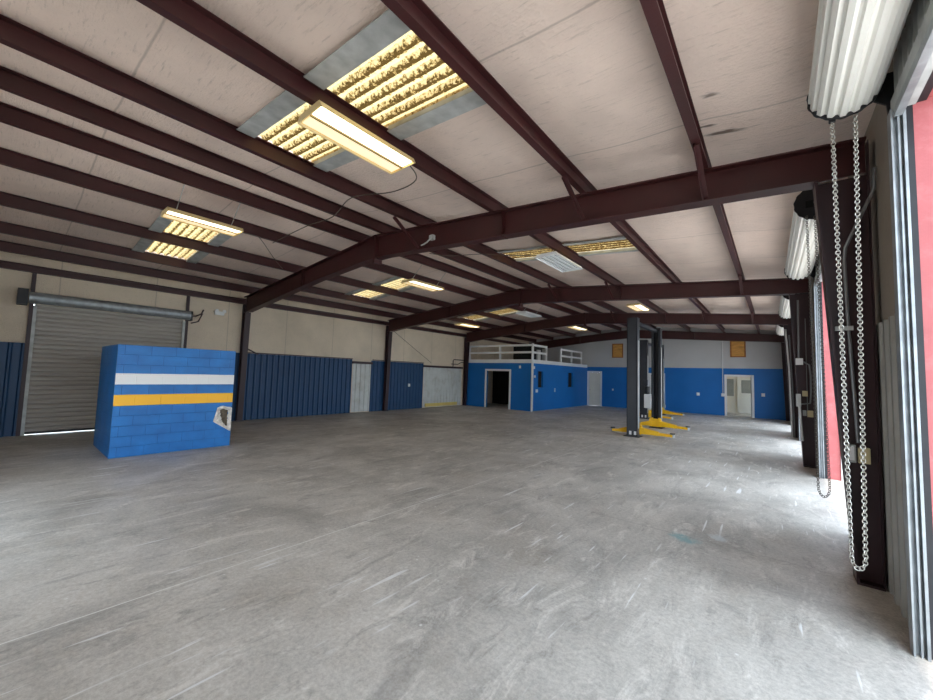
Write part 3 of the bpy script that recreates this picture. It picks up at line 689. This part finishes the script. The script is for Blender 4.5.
# ------------------------------------------------------------------ lamps
def lamp(label, x0, x1, y0, y1, z, lit, hang):
    t = thing('fluorescent_lamp', label, 'ceiling lamp', 'fluorescent lamps', ((x0 + x1) / 2, (y0 + y1) / 2, z))
    xm = (x0 + x1) / 2
    h = 0.07
    # housing: sloped-side tray open downwards
    m = MB()
    m.prism([(x0, z), (x0 + 0.012, z), (x0 + 0.05, z + h - 0.012), (x1 - 0.05, z + h - 0.012), (x1 - 0.012, z), (x1, z), (x1 - 0.04, z + h), (x0 + 0.04, z + h)], 'y', y0, y1)
    lm = M['lamp_glow_metal'] if lit else M['lamp_off']
    m.build('housing', lm, t)
    for y in (y0, y1 - 0.012): MB().prism([(x0, z), (x1, z), (x1 - 0.04, z + h), (x0 + 0.04, z + h)], 'y', y - 0.001, y + 0.013).build('end_cap', lm, t)
    if lit:
        MB().box(xm + 0.02, x1 - 0.045, y0 + 0.03, y1 - 0.03, z + 0.010, z + 0.03).build('diffuser', M['tube'], t)
        MB().box(x0 + 0.045, xm - 0.02, y0 + 0.03, y1 - 0.03, z + 0.010, z + 0.03).build('diffuser', M['tube_dim'], t)
        MB().prism([(xm - 0.02, z + 0.04), (xm - 0.012, z - 0.002), (xm + 0.012, z - 0.002), (xm + 0.02, z + 0.04)], 'y', y0 + 0.02, y1 - 0.02).build('divider', M['lamp_reflector'], t)
    else:
        for i in range(5):
            xx = x0 + 0.05 + (x1 - x0 - 0.1) * i / 4
            MB().box(xx - 0.035, xx + 0.035, y0 + 0.02, y1 - 0.02, z + 0.012, z + 0.03).build('reflector_slat', M['lamp_off'], t)
        MB().box(x0 + 0.05, x1 - 0.05, y0 + 0.02, y1 - 0.02, z + 0.05, z + 0.06).build('dark_backing', M['dark_gap'], t)
    if hang is not None:
        for y in (y0 + 0.15, y1 - 0.15):
            MB().tube([(xm, y, z + h), (hang + 0.04, y, rt(hang) - 0.008)], 0.006, 6).build('hanger', M['galv_dull'], t)
    return t
lamp('large lit twin lamp hanging across the nearest skylight', -3.80, -3.34, 1.76, 3.0, 4.30, True, PUR[2])
lamp('lit lamp hanging by the small slatted-looking skylight on the far slope', -7.95, -7.50, 1.50, 2.62, 4.24, True, PUR[5])
lamp('lit lamp hanging just beyond the nearest roof beam on the far slope', -7.98, -7.48, 6.80, 8.05, 4.22, True, PUR[5])
lamp('unlit louvred lamp hanging below the long yellow skylight', -3.98, -3.46, 7.10, 8.45, 4.30, False, PUR[2])
lamp('lit lamp lowest on the far slope, above the office corner column', -11.95, -11.40, 13.6, 14.95, 4.12, True, PUR[8])
lamp('unlit pale lamp by the dim orange skylight', -7.95, -7.45, 12.7, 13.95, 4.22, False, PUR[5])
lamp('lit lamp hanging above the deck railing near the back', -7.95, -7.45, 17.4, 18.9, 4.22, True, PUR[5])
lamp('lit lamp hanging above the front car lift post', -3.98, -3.50, 13.5, 14.75, 4.28, True, PUR[2])

def cable(label, pts, r=0.008, mat_=None):
    # smooth through the points
    P = [Vector(p) for p in pts]; out = []
    for i in range(len(P) - 1):
        p0, p1, p2, p3 = P[max(i - 1, 0)], P[i], P[i + 1], P[min(i + 2, len(P) - 1)]
        for s in range(6):
            u = s / 6
            out.append(0.5 * ((2 * p1) + (p2 - p0) * u + (2 * p0 - 5 * p1 + 4 * p2 - p3) * u * u + (3 * p1 - p0 - 3 * p2 + p3) * u ** 3))
    out.append(P[-1])
    o = MB().tube(out, r, 6).build('power_cord', mat_ or M['cable'], smooth=True)
    return tag(o, label, 'cable')
cable('thin grey cable looping from the largest lamp towards the ridge', [(-3.5, 3.02, 4.36), (-3.6, 3.25, 4.28), (-4.2, 3.35, 4.33), (-5.3, 3.4, 4.57), (-6.1, 3.55, 4.5), (-7.3, 3.7, 4.66), (-8.6, 3.6, 4.54)])
cable('thin grey cable sagging between the far slope purlins', [(-7.75, 2.64, 4.3), (-8.1, 3.0, 4.42), (-8.62, 3.35, 4.56), (-9.4, 4.0, 4.42), (-10.15, 4.55, 4.42)])
cable('thin cable from the unlit louvred lamp to the ridge purlins', [(-3.95, 7.2, 4.38), (-4.6, 7.0, 4.45), (-5.33, 6.9, 4.585), (-6.0, 6.6, 4.58), (-6.5, 6.4, 4.68)])
t = thing('motion_sensor', 'small white sensor with a cable on the nearest roof beam', 'sensor', None, (-4.95, 4.86, 4.2))
MB().box(-4.97, -4.87, 4.86, 4.935, 4.24, 4.33, 0.012).build('body', M['grey_box'], t)
MB().tube([(-5.22, 4.91, 4.2), (-5.15, 4.90, 4.2), (-5.05, 4.89, 4.22), (-4.97, 4.9, 4.27)], 0.014, 8).build('flex_cord', M['grey_box'], t)

# ------------------------------------------------------------------ roller doors on the right wall
def roller_coil(a, b, label, R=0.212):
    cx, cz = 0.455, 4.072
    y0, y1 = a - 0.08, b + 0.09
    t = thing('roller_door', label, 'roller door', 'rolled-up doors', (cx, (y0 + y1) / 2, cz))
    n = 17; prof = []
    for i in range(n):
        a0 = 2 * math.pi * i / n
        for q, rr in ((0.0, R - 0.022), (0.2, R - 0.022), (0.38, R), (0.8, R)):
            an = a0 + q * 2 * math.pi / n
            prof.append((cx + rr * math.cos(an), cz + rr * math.sin(an)))
    MB().prism(prof, 'y', y0 + 0.02, y1 - 0.02).build('coiled_curtain', M['coil'], t)
    for y in (y0, y1 - 0.02):
        d = []
        for i in range(60):
            an = 2 * math.pi * i / 60
            rr = R + 0.003 + (0.006 if i % 4 < 2 else 0)
            d.append((cx + rr * math.cos(an), cz + rr * math.sin(an)))
        e = MB().prism(d, 'y', y, y + 0.02).build('end_plate', M['black'], t)
        w = MB()
        yo = y - 0.012 if y < (y0 + y1) / 2 else y + 0.02
        for dx in (-0.07, 0.05): w.box(cx + dx - 0.035, cx + dx + 0.035, yo, yo + 0.012, cz - 0.06, cz + 0.03)
        w.build('hub_bolt', M['dark_gap'], e)
        ys_ = (y - 0.05, y - 0.03) if y < (y0 + y1) / 2 else (y + 0.05, y + 0.07)
        MB().prism([(0.745, cz - 0.30), (0.745, cz + 0.05), (0.52, cz + 0.05), (0.44, cz + 0.03), (0.44, cz - 0.03), (0.52, cz - 0.05), (0.68, cz - 0.19), (0.69, cz - 0.30)], 'y', *ys_) \
            .tube([(cx, min(y, ys_[0]), cz), (cx, max(y + 0.02, ys_[1]), cz)], 0.03, 12).build('bracket', M['black'], t)
    # guide tracks: channel beside the opening
    for yy, sg in ((a, -1), (b, 1)):
        g = MB().box(XR - 0.075, XR - 0.005, yy + sg * 0.005, yy + sg * 0.012, 0.0, ZL - 0.03).box(XR - 0.08, XR - 0.07, yy - sg * 0.045, yy + sg * 0.055, 0, ZL - 0.03) \
            .box(XR - 0.02, XR - 0.005, yy - sg * 0.045, yy + sg * 0.055, 0, ZL - 0.03).box(XR - 0.045, XR - 0.035, yy - sg * 0.035, yy + sg * 0.005, 0, ZL - 0.03)
        g.build('guide_track', M['galv'], t)
    # bottom bar of the curtain, just below the coil on the opening line
    MB().box(XR - 0.066, XR - 0.022, a + 0.06, b - 0.06, ZL - 0.1, ZL - 0.04).build('bottom_bar', M['galv'], t)
    return t

def link_mesh(mb, p, t, roll, L, w, r):
    t = Vector(t).normalized()
    ref = Vector((0.79, -0.61, 0)); ref = ref if abs(t.dot(ref)) < 0.9 else Vector((0, 0, 1))
    u = (ref - t * ref.dot(t)).normalized(); v = t.cross(u)
    s = u * math.cos(roll) + v * math.sin(roll)
    pts = []
    for i in range(10):
        a = 2 * math.pi * i / 10
        pts.append(Vector(p) + t * (math.sin(a) * L / 2) + s * math.cos(a) * w)
    mb.tube(pts, r, 5, True)

def chain(parent, xa, xb, y, za, zb_, xm, zbot, mt, r, pitch=0.0245):
    steps = 60; dz = r * 2.2
    def strand(x0, x1, z0, z1):
        return [Vector((x0 + (x1 - x0) * i / steps, y, z0 + (z1 - z0) * i / steps)) for i in range(steps + 1)]
    path = strand(xa, xm - r, za, zbot + dz)
    for i in range(1, 16):
        a = math.pi + math.pi * i / 16
        path.append(Vector((xm + r * math.cos(a), y, zbot + dz + dz * math.sin(a))))
    path += strand(xm + r, xb, zbot + dz, zb_)
    mb = MB(); acc = 0; k = 0
    for p, q in zip(path[:-1], path[1:]):
        d = (q - p).length
        while acc < d:
            link_mesh(mb, p + (q - p) * (acc / d), q - p, (k % 2) * math.pi / 2 + 0.35 * math.sin(k * 0.021 + xa * 9), 0.034, 0.0132, 0.0033)
            acc += pitch; k += 1
        acc -= d
    return mb.build('hand_chain', mt, parent, smooth=True)

dl = ['off-white rolled-up door above the near chain, biggest of the door coils', 'off-white rolled-up door with black end plate, behind the near column',
      'off-white rolled-up door just behind the column with switch boxes, third along the wall', 'off-white rolled-up door smallest in view, next to the back wall']
doors = [roller_coil(a, b, l) for (a, b), l in zip(OPEN, dl)]
chain(doors[0], 0.385, 0.515, 4.06, 3.872, 3.872, 0.447, 0.425, M['chain'], 0.036)
chain(doors[1], 0.355, 0.43, 6.30, 3.875, 3.87, 0.44, 0.43, M['chain_shaded'], 0.05)
MB().box(0.365, 0.405, 4.045, 4.075, 3.855, 3.885, 0.006).build('chain_guide', M['black'], doors[0])

# roller door on the left wall (closed)
t = thing('roller_door', 'closed grey slatted roller door behind the striped block wall', 'roller door', None, (XL, 1.9, 0))
prof = []
z = 0.045
while z < 3.3:
    for q, d in ((0, 0.0), (0.010, 0.004), (0.035, 0.02), (0.075, 0.02), (0.103, 0.006)): prof.append((XL - 0.06 + d, 0, z + q))
    z += 0.112
MB().strip(prof, (-0.012, 0, 0), (0, DL0 + 0.02, 0), (0, DL1 - 0.02, 0)).build('slat_curtain', M['curtain'], t)
MB().box(XL - 0.07, XL - 0.02, DL0 + 0.02, DL1 - 0.02, 0.02, 0.07).build('bottom_bar', M['black'], t)
cyl = lambda y0, y1, r, x, z, n=28: MB().tube([(x, y0, z), (x, y1, z)], r, n)
cyl(0.28, 3.46, 0.135, XL + 0.2, 3.27).build('hood_drum', M['galv'], t, True)
MB().box(XL + 0.04, XL + 0.34, 0.10, 0.27, 3.08, 3.45, 0.01).build('motor_box', M['black'], t)
MB().box(XL + 0.05, XL + 0.3, 3.47, 3.51, 3.12, 3.4).build('end_bracket', M['black'], t)
MB().tube([(XL + 0.2, 3.46, 3.27), (XL + 0.2, 3.6, 3.27), (XL + 0.2, 3.75, 3.36), (XL + 0.2, 3.8, 3.5)], 0.022, 8) \
    .tube([(XL + 0.2, 3.5, 3.05), (XL + 0.2, 3.68, 3.12), (XL + 0.2, 3.78, 3.38)], 0.018, 8).build('crank_arm', M['maroon_dark'], t)
for y in (DL0 + 0.03, DL1 - 0.03):
    MB().box(XL - 0.025, XL + 0.05, y - 0.03, y + 0.03, 0, 3.1).build('guide_track', M['galv_dull'], t)

# twin emergency light on the left wall
t = thing('emergency_light', 'white twin-head emergency light beside the left roller door', 'light', None, (XL, 4.3, 3.5))
MB().box(XL - 0.02, XL + 0.06, 4.15, 4.42, 3.42, 3.54, 0.01).build('body', M['white_paint'], t)
for y in (4.18, 4.39):
    MB().tube([(XL + 0.06, y, 3.56), (XL + 0.14, y, 3.54)], [0.035, 0.055], 12).build('lamp_head', M['white_paint'], t)

# ------------------------------------------------------------------ striped block enclosure
def block():
    bx0, bx1, by0, by1, H = -11.43, -9.59, 1.35, 3.36, 2.13
    o = MB().prism([(bx0, by0), (bx1, by0), (bx1, by1), (bx1 - 0.2, by1), (bx1 - 0.2, by0 + 0.2), (bx0 + 0.2, by0 + 0.2), (bx0 + 0.2, by1), (bx0, by1)], 'z', 0.0, H) \
        .build('block_partition', M['block'])
    # broken-out corner cut from the mesh
    hole = [(3.07, 0.86), (3.16, 0.90), (3.26, 0.87), (3.45, 0.85), (3.45, 0.30), (3.33, 0.33), (3.17, 0.44), (2.995, 0.56), (3.03, 0.68)]
    c = MB().prism(hole, 'x', bx1 - 0.13, bx1 + 0.1).build('cutter', M['concrete_raw'])
    md = o.modifiers.new('cut', 'BOOLEAN'); md.object = c; md.operation = 'DIFFERENCE'; md.solver = 'EXACT'
    dg = bpy.context.evaluated_depsgraph_get()
    me = bpy.data.meshes.new_from_object(o.evaluated_get(dg))
    o.modifiers.clear(); o.data = me
    me.materials.clear(); me.materials.append(M['block'])
    for q in me.polygons: q.material_index = 0
    bpy.data.objects.remove(c)
    uv = me.uv_layers.new(name='UVMap') if not me.uv_layers else me.uv_layers[0]
    for p in me.polygons:
        n = p.normal
        for li in p.loop_indices:
            v = me.vertices[me.loops[li].vertex_index].co
            if abs(n.x) > 0.7 and v.x > bx1 - 0.01 and n.x > 0: uv.data[li].uv = (10.1 + v.y - by0, v.z)
            elif abs(n.x) > abs(n.y): uv.data[li].uv = (v.y, v.z)
            else: uv.data[li].uv = (v.x + 0.0 - bx0 - 5, v.z)
    tag(o, 'blue painted block enclosure with white and yellow stripes and a broken corner', 'block wall')
    # raw masonry lining the break
    inner_ = [(3.15, 0.79), (3.22, 0.83), (3.305, 0.79), (3.31, 0.43), (3.26, 0.46), (3.20, 0.55), (3.17, 0.64)]
    outer_ = hole[:3] + [(3.358, 0.86), (3.358, 0.325)] + hole[5:]
    rim = MB(); K = 40
    def along(poly, s):
        L = [(Vector(poly[i]), Vector(poly[(i + 1) % len(poly)])) for i in range(len(poly))]
        T = sum((b - a).length for a, b in L); d = s * T
        for a, b in L:
            if d <= (b - a).length: return a + (b - a) * (d / (b - a).length)
            d -= (b - a).length
        return L[0][0]
    rows = []
    for (f, x) in ((0.0, 0.004), (0.3, -0.004), (0.65, -0.03), (1.0, -0.075)):
        row = []
        for i in range(K):
            a = along(outer_, i / K); b = along(inner_, i / K)
            p = a + (b - a) * f
            j = 0.0 if f == 0 else 0.012
            row.append((bx1 + x + random.uniform(-j, j), min(3.358, p.x + random.uniform(-j, j)), p.y + random.uniform(-j, j)))
        rows.append(row)
    vs = [p for r_ in rows for p in r_]
    fs = [(r_ * K + i, r_ * K + (i + 1) % K, (r_ + 1) * K + (i + 1) % K, (r_ + 1) * K + i) for r_ in range(3) for i in range(K)]
    rim.add(vs, fs).build('broken_rim', M['concrete_raw'], o)
    MB().prism(inner_, 'x', bx1 - 0.125, bx1 - 0.085).build('block_cavity', M['cavity'], o)
block()

# ------------------------------------------------------------------ car lifts
def lift(label, xa, ya, xb, yb, h, unit, arm_len):
    t = thing('car_lift', label, 'car lift', 'two-post car lifts', ((xa + xb) / 2, (ya + yb) / 2, 0))
    for x, y, sg in ((xa, ya, 1), (xb, yb, -1)):
        w, d = 0.155, 0.13
        # C-section post, open towards the other post
        p = MB()
        yo, yi = y - sg * d, y + sg * d
        p.box(x - w, x + w, yo, yo + sg * 0.02, 0.02, h)
        p.box(x - w, x - w + 0.02, yo, yi, 0.02, h).box(x + w - 0.02, x + w, yo, yi, 0.02, h)
        p.box(x - w, x - w + 0.07, yi - sg * 0.02, yi, 0.02, h).box(x + w - 0.07, x + w, yi - sg * 0.02, yi, 0.02, h)
        po = p.build('post', M['lift_grey'], t)
        MB().box(x - w - 0.0, x + w, y - d, y + d, h, h + 0.02).build('post_cap', M['lift_grey'], po)
        MB().box(x - 0.23, x + 0.23, y - 0.22, y + 0.22, 0.0, 0.02).build('base_plate', M['black'], t)
        MB().box(x - 0.02, x + 0.02, y - 0.05, y + 0.05, 0.2, h - 0.1).build('lift_screw', M['black'], t)
        # pale strip added on the door-facing side to imitate its lit face
        MB().box(x + w, x + w + 0.012, y - 0.05, y + 0.05, 0.25, h - 0.7).build('lit_face_strip', M['grey_box'], t)
        for dx in (-0.08, 0.06):
            MB().box(x + dx, x + dx + 0.07, yo - sg * 0.004, yo, 0.06, 0.17).build('warning_sticker', M['white_paint'], t)
        cy = y + sg * (d + 0.08)
        ca = MB().box(x - 0.2, x + 0.2, cy - 0.075, cy + 0.075, 0.06, 0.34, 0.015).build('carriage', M['lift_yellow'], t)
        MB().tube([(x - 0.13, cy, 0.34), (x - 0.13, cy, 0.38)], 0.05, 12).tube([(x + 0.13, cy, 0.34), (x + 0.13, cy, 0.38)], 0.05, 12).build('pivot_pin', M['lift_yellow'], ca)
        for s in (-1, 1):
            L_ = arm_len * (0.62 if s < 0 else 1.0)
            x0 = x + s * 0.13
            ex, ey = x0 + s * L_ * 0.985, cy + sg * L_ * 0.06
            am = MB()
            mx_, my_ = x0 + (ex - x0) * 0.6, cy + (ey - cy) * 0.6
            # outer tapering box then slimmer inner extension
            def taper(a, b, w0, w1, z0a, z0b, h0, h1):
                a = Vector(a); b = Vector(b); tt = (b - a).normalized(); n_ = Vector((-tt.y, tt.x, 0))
                v = []
                for q, ww, zz, hh in ((a, w0, z0a, h0), (b, w1, z0b, h1)):
                    v += [(q + n_ * ww + Vector((0, 0, zz))), (q - n_ * ww + Vector((0, 0, zz))), (q - n_ * ww + Vector((0, 0, zz + hh))), (q + n_ * ww + Vector((0, 0, zz + hh)))]
                return v, [(0, 1, 2, 3), (7, 6, 5, 4), (0, 4, 5, 1), (1, 5, 6, 2), (2, 6, 7, 3), (3, 7, 4, 0)]
            am.add(*taper((x0, cy, 0), (mx_, my_, 0), 0.1, 0.075, 0.08, 0.07, 0.2, 0.11))
            am.add(*taper((x0 + (ex - x0) * 0.55, cy + (ey - cy) * 0.55, 0), (ex, ey, 0), 0.058, 0.055, 0.075, 0.065, 0.085, 0.075))
            ao = am.build('arm', M['lift_yellow'], t)
            MB().tube([(ex, ey, 0.05), (ex, ey, 0.15)], 0.055, 14).build('adapter', M['galv_dull'], ao)
            MB().tube([(ex, ey, 0.15), (ex, ey, 0.185)], 0.07, 14).build('rubber_pad', M['rubber'], ao)
    MB().bar((xa, ya + 0.1, h - 0.1), (xb, yb - 0.1, h - 0.1), 0.12, 0.1).build('overhead_beam', M['lift_grey'], t)
    if unit:
        u = MB().box(xa + 0.08, xa + 0.38, ya - 0.36, ya - 0.15, 0.5, 1.12, 0.04).build('oil_tank', M['white_paint'], t)
        MB().tube([(xa + 0.2, ya - 0.26, 1.12), (xa + 0.2, ya - 0.26, 1.46)], 0.1, 16).build('motor', M['black'], t)
        MB().box(xa + 0.02, xa + 0.2, ya - 0.25, ya - 0.135, 1.5, 1.75, 0.01).build('control_box', M['lift_grey'], t)
    return t
lift('charcoal two-post car lift with yellow arms, standing in front of the other lift', -3.46, 12.50, -3.44, 15.45, 3.67, False, 0.93)
lift('charcoal two-post car lift with white oil tank, behind the front lift by the back wall', -4.66, 18.55, -4.62, 21.5, 3.55, True, 0.95)

# ------------------------------------------------------------------ small fittings
def plate(label, c, axis, w, h, mt, name='switch_plate', d=0.03):
    """axis: direction the plate faces ('-y' or '+x')"""
    x, y, z = c
    if axis == '-y':
        o = MB().box(x - w / 2, x + w / 2, y - d, y, z - h / 2, z + h / 2, 0.004).build(name, mt)
        MB().box(x - w * 0.2, x + w * 0.2, y - d - 0.004, y - d + 0.001, z - h * 0.25, z + h * 0.25).build('cover', M['white_paint'], o)
    else:
        o = MB().box(x, x + d, y - w / 2, y + w / 2, z - h / 2, z + h / 2, 0.004).build(name, mt)
        MB().box(x + d - 0.001, x + d + 0.004, y - w * 0.2, y + w * 0.2, z - h * 0.25, z + h * 0.25).build('cover', M['white_paint'], o)
    return tag(o, label, 'electrical box')
plate('white outlet box on the back wall midway between the lifts and the open door', (-3.3, YB, 1.06), '-y', 0.14, 0.16, M['white_paint'], 'outlet_box')
plate('white outlet box on the blue back wall, low beside the car lifts', (-4.98, YB, 0.28), '-y', 0.16, 0.16, M['white_paint'], 'outlet_box')
plate('white outlet box on the back wall between the open door and the corner', (-0.5, YB, 1.17), '-y', 0.14, 0.16, M['white_paint'], 'outlet_box')
plate('small outlet box on the back wall beside the cream door', (-7.86, YB, 1.08), '-y', 0.10, 0.12, M['grey_box'], 'outlet_box')
plate('small white plate high on the office front beside its corner', (-10.2, MY, 2.22), '-y', 0.10, 0.14, M['white_paint'])
plate('small white plate high on the office side next to the corner trim', (MX, 17.05, 2.2), '+x', 0.12, 0.14, M['white_paint'])
plate('white switch plate on the office side at head height near the corner', (MX, 17.12, 1.75), '+x', 0.14, 0.12, M['white_paint'])
plate('white outlet box on the office side below the narrow window nearest its corner', (MX, 17.35, 1.02), '+x', 0.2, 0.16, M['white_paint'], 'outlet_box')
plate('white outlet plate midway along the blue office side', (MX, 19.4, 1.03), '+x', 0.1, 0.2, M['white_paint'], 'outlet_box')
plate('white box on the blue wall sheet beside the wide pale opening', (XL + 0.01, 12.55, 1.15), '+x', 0.12, 0.14, M['white_paint'], 'outlet_box')

t = thing('wall_conduit', 'white conduit dropping down the back wall beside the open door', 'conduit', None, (-2.17, YB - 0.02, 1.0))
MB().tube([(-2.17, YB - 0.025, 3.95), (-2.17, YB - 0.025, 1.15)], 0.018, 8).build('pipe', M['conduit_white'], t)
MB().box(-2.24, -2.10, YB - 0.06, YB, 1.0, 1.16, 0.006).build('outlet', M['white_paint'], t)
t = thing('wall_conduit', 'bent dark conduit on the left wall next to the office corner', 'conduit', None, (XL, 16.0, 2.4))
MB().tube([(XL + 0.06, 15.7, 2.17), (XL + 0.06, 15.7, 2.48), (XL + 0.06, 15.76, 2.55), (XL + 0.06, 16.62, 2.55)], 0.025, 8).build('pipe', M['maroon_dark'], t)
MB().tube([(XL + 0.06, 15.55, 2.3), (XL + 0.06, 16.1, 2.3), (XL + 0.06, 16.4, 2.42), (XL + 0.06, 16.62, 2.42)], 0.02, 8).build('pipe', M['maroon_dark'], t)

for (x, lab) in ((-7.58, 'plywood vent cover high on the back wall near the office deck'), (-1.50, 'plywood vent cover high on the back wall above the open door')):
    t = thing('vent_cover', lab, 'vent cover', 'plywood vent covers', (x, YB, 3.1))
    MB().box(x - 0.28, x + 0.28, YB - 0.02, YB - 0.001, 3.1, 3.9).build('board', M['ply'], t)
    MB().box(x - 0.33, x - 0.27, YB - 0.04, YB - 0.001, 3.06, 3.94).box(x + 0.27, x + 0.33, YB - 0.04, YB - 0.001, 3.06, 3.94) \
        .box(x - 0.27, x + 0.27, YB - 0.04, YB - 0.001, 3.06, 3.12).box(x - 0.27, x + 0.27, YB - 0.04, YB - 0.001, 3.88, 3.94).build('border', M['ply_frame'], t)

# near column: conduit, two boxes, galvanised strap
yc = FR[0] - 0.011
t = thing('column_conduit', 'grey conduit bending down the near door column', 'conduit', 'column wiring', (0.5, yc, 1.2))
MB().tube([(0.727, yc - 0.16, 3.74), (0.72, yc - 0.15, 3.55), (0.56, yc - 0.12, 3.14), (0.53, yc - 0.08, 3.06), (0.522, yc - 0.05, 2.95), (0.535, yc - 0.03, 2.4), (0.575, yc - 0.03, 1.24)], 0.014, 8).build('pipe', M['conduit'], t)
MB().box(0.497, 0.557, yc - 0.055, yc + 0.002, 1.06, 1.22, 0.006).build('outlet_box', M['grey_box'], t)
MB().box(0.508, 0.545, yc - 0.06, yc - 0.054, 1.08, 1.2).build('outlet_face', M['white_paint'], t)
MB().box(0.570, 0.648, yc - 0.055, yc + 0.002, 1.06, 1.20, 0.006).build('switch_box', M['beige_box'], t)
tag(MB().box(0.44, 0.56, yc - 0.125, yc - 0.095, 2.27, 2.31).build('steel_strap', M['galv_dull']), 'short galvanised strap across the near door column', 'strap')
# second column
yc = FR[1] - 0.011
t = thing('column_conduit', 'grey conduits with switch boxes on the column beyond the red jamb', 'conduit', 'column wiring', (0.45, yc, 1.2))
MB().tube([(0.476, yc - 0.14, 3.6), (0.466, yc - 0.14, 2.32)], 0.016, 8).build('pipe', M['conduit'], t)
MB().box(0.416, 0.536, yc - 0.19, yc - 0.093, 2.18, 2.32, 0.006).build('junction_box', M['white_paint'], t)
MB().tube([(0.536, yc - 0.14, 2.25), (0.636, yc - 0.12, 2.18), (0.655, yc - 0.1, 1.95), (0.655, yc - 0.08, 1.6), (0.636, yc - 0.1, 1.36), (0.476, yc - 0.14, 1.33)], 0.016, 8).build('pipe', M['conduit'], t)
MB().box(0.406, 0.486, yc - 0.19, yc - 0.093, 1.28, 1.55, 0.006).build('disconnect_box', M['grey_box'], t)
MB().tube([(0.461, yc - 0.14, 1.28), (0.496, yc - 0.14, 0.55)], 0.02, 8).build('pipe', M['conduit_white'], t)
MB().box(0.516, 0.606, yc - 0.05, yc + 0.002, 1.5, 1.62, 0.006).build('switch_box', M['beige_box'], t)
MB().box(0.516, 0.576, yc - 0.05, yc + 0.002, 1.08, 1.2, 0.006).build('outlet_box', M['grey_box'], t)
MB().box(0.590, 0.685, yc - 0.05, yc + 0.002, 1.06, 1.2, 0.006).build('outlet_box', M['beige_box'], t)
MB().tube([(0.596, yc - 0.02, 3.2), (0.596, yc - 0.02, 1.2)], 0.008, 6).build('pipe', M['conduit'], t)
# third column
yc = FR[2]
t = thing('column_conduit', 'pale conduits running down the third column along the roller doors', 'conduit', 'column wiring', (0.38, yc, 0.3))
MB().tube([(0.427, yc - 0.13, 3.6), (0.497, yc - 0.13, 2.2), (0.537, yc - 0.13, 0.0)], 0.024, 8).build('pipe', M['conduit_white'], t)
MB().tube([(0.517, yc - 0.13, 3.4), (0.567, yc - 0.13, 1.8), (0.597, yc - 0.13, 0.0)], 0.02, 8).build('pipe', M['conduit'], t)
yc = FR[3]

def swing_in(o):
    off = Vector((0, 0, 0)); p = o.parent
    while p is not None:
        off += p.location; p = p.parent
    if o.type == 'MESH':
        for v in o.data.vertices: v.co.x -= swing(v.co.y + off.y)
        o.data.update()
    for ch in o.children: swing_in(ch)
for o in [q for q in S.objects if q.parent is None]:
    lab = o.get('label', '')
    if o.name == 'wall_right' or o in doors or o.name.startswith('column_conduit') or (o.name.startswith('steel_column') and o.location.x > 0):
        swing_in(o)

# ------------------------------------------------------------------ light
w = bpy.data.worlds.new('sky'); S.world = w; w.use_nodes = True
bg = w.node_tree.nodes['Background']
bg.inputs['Color'].default_value = (0.74, 0.87, 1.0, 1)
bg.inputs['Strength'].default_value = 9.0
sun = bpy.data.lights.new('sun', 'SUN'); sun.energy = 8.0; sun.angle = math.radians(2.0); sun.color = (1.0, 0.95, 0.86)
so = bpy.data.objects.new('sun', sun); COL.objects.link(so)
# high sun from the roller-door side
d = Vector((-0.07, 0.15, -1.0)).normalized()
so.rotation_euler = d.to_track_quat('-Z', 'Y').to_euler(); so.location = (8, 0, 20)

# ------------------------------------------------------------------ camera (solved from the photograph's vanishing points)
yaw, pitch, roll = 0.686148, 0.064093, 0.029891
f = Vector((-math.sin(yaw) * math.cos(pitch), math.cos(yaw) * math.cos(pitch), math.sin(pitch)))
r0 = Vector((math.cos(yaw), math.sin(yaw), 0)); u0 = r0.cross(f)
c_, s_ = math.cos(roll), math.sin(roll)
r_ = r0 * c_ + u0 * s_; u_ = u0 * c_ - r0 * s_
cam = bpy.data.cameras.new('camera'); cam.sensor_fit = 'HORIZONTAL'; cam.sensor_width = 36.0; cam.lens = 378.114729 / 933 * 36.0
cam.clip_start = 0.05
co = bpy.data.objects.new('camera', cam); COL.objects.link(co)
mw = Matrix(((r_.x, u_.x, -f.x, 0), (r_.y, u_.y, -f.y, 0), (r_.z, u_.z, -f.z, 1.76), (0, 0, 0, 1)))
co.matrix_world = mw
S.camera = co

S.view_settings.view_transform = 'Standard'; S.view_settings.look = 'None'
S.view_settings.exposure = -0.62; S.view_settings.gamma = 1.0; S.view_settings.use_curve_mapping = False
S.cycles.use_denoising = True
S.cycles.max_bounces = 12; S.cycles.diffuse_bounces = 8
S.cycles.sample_clamp_indirect = 8.0
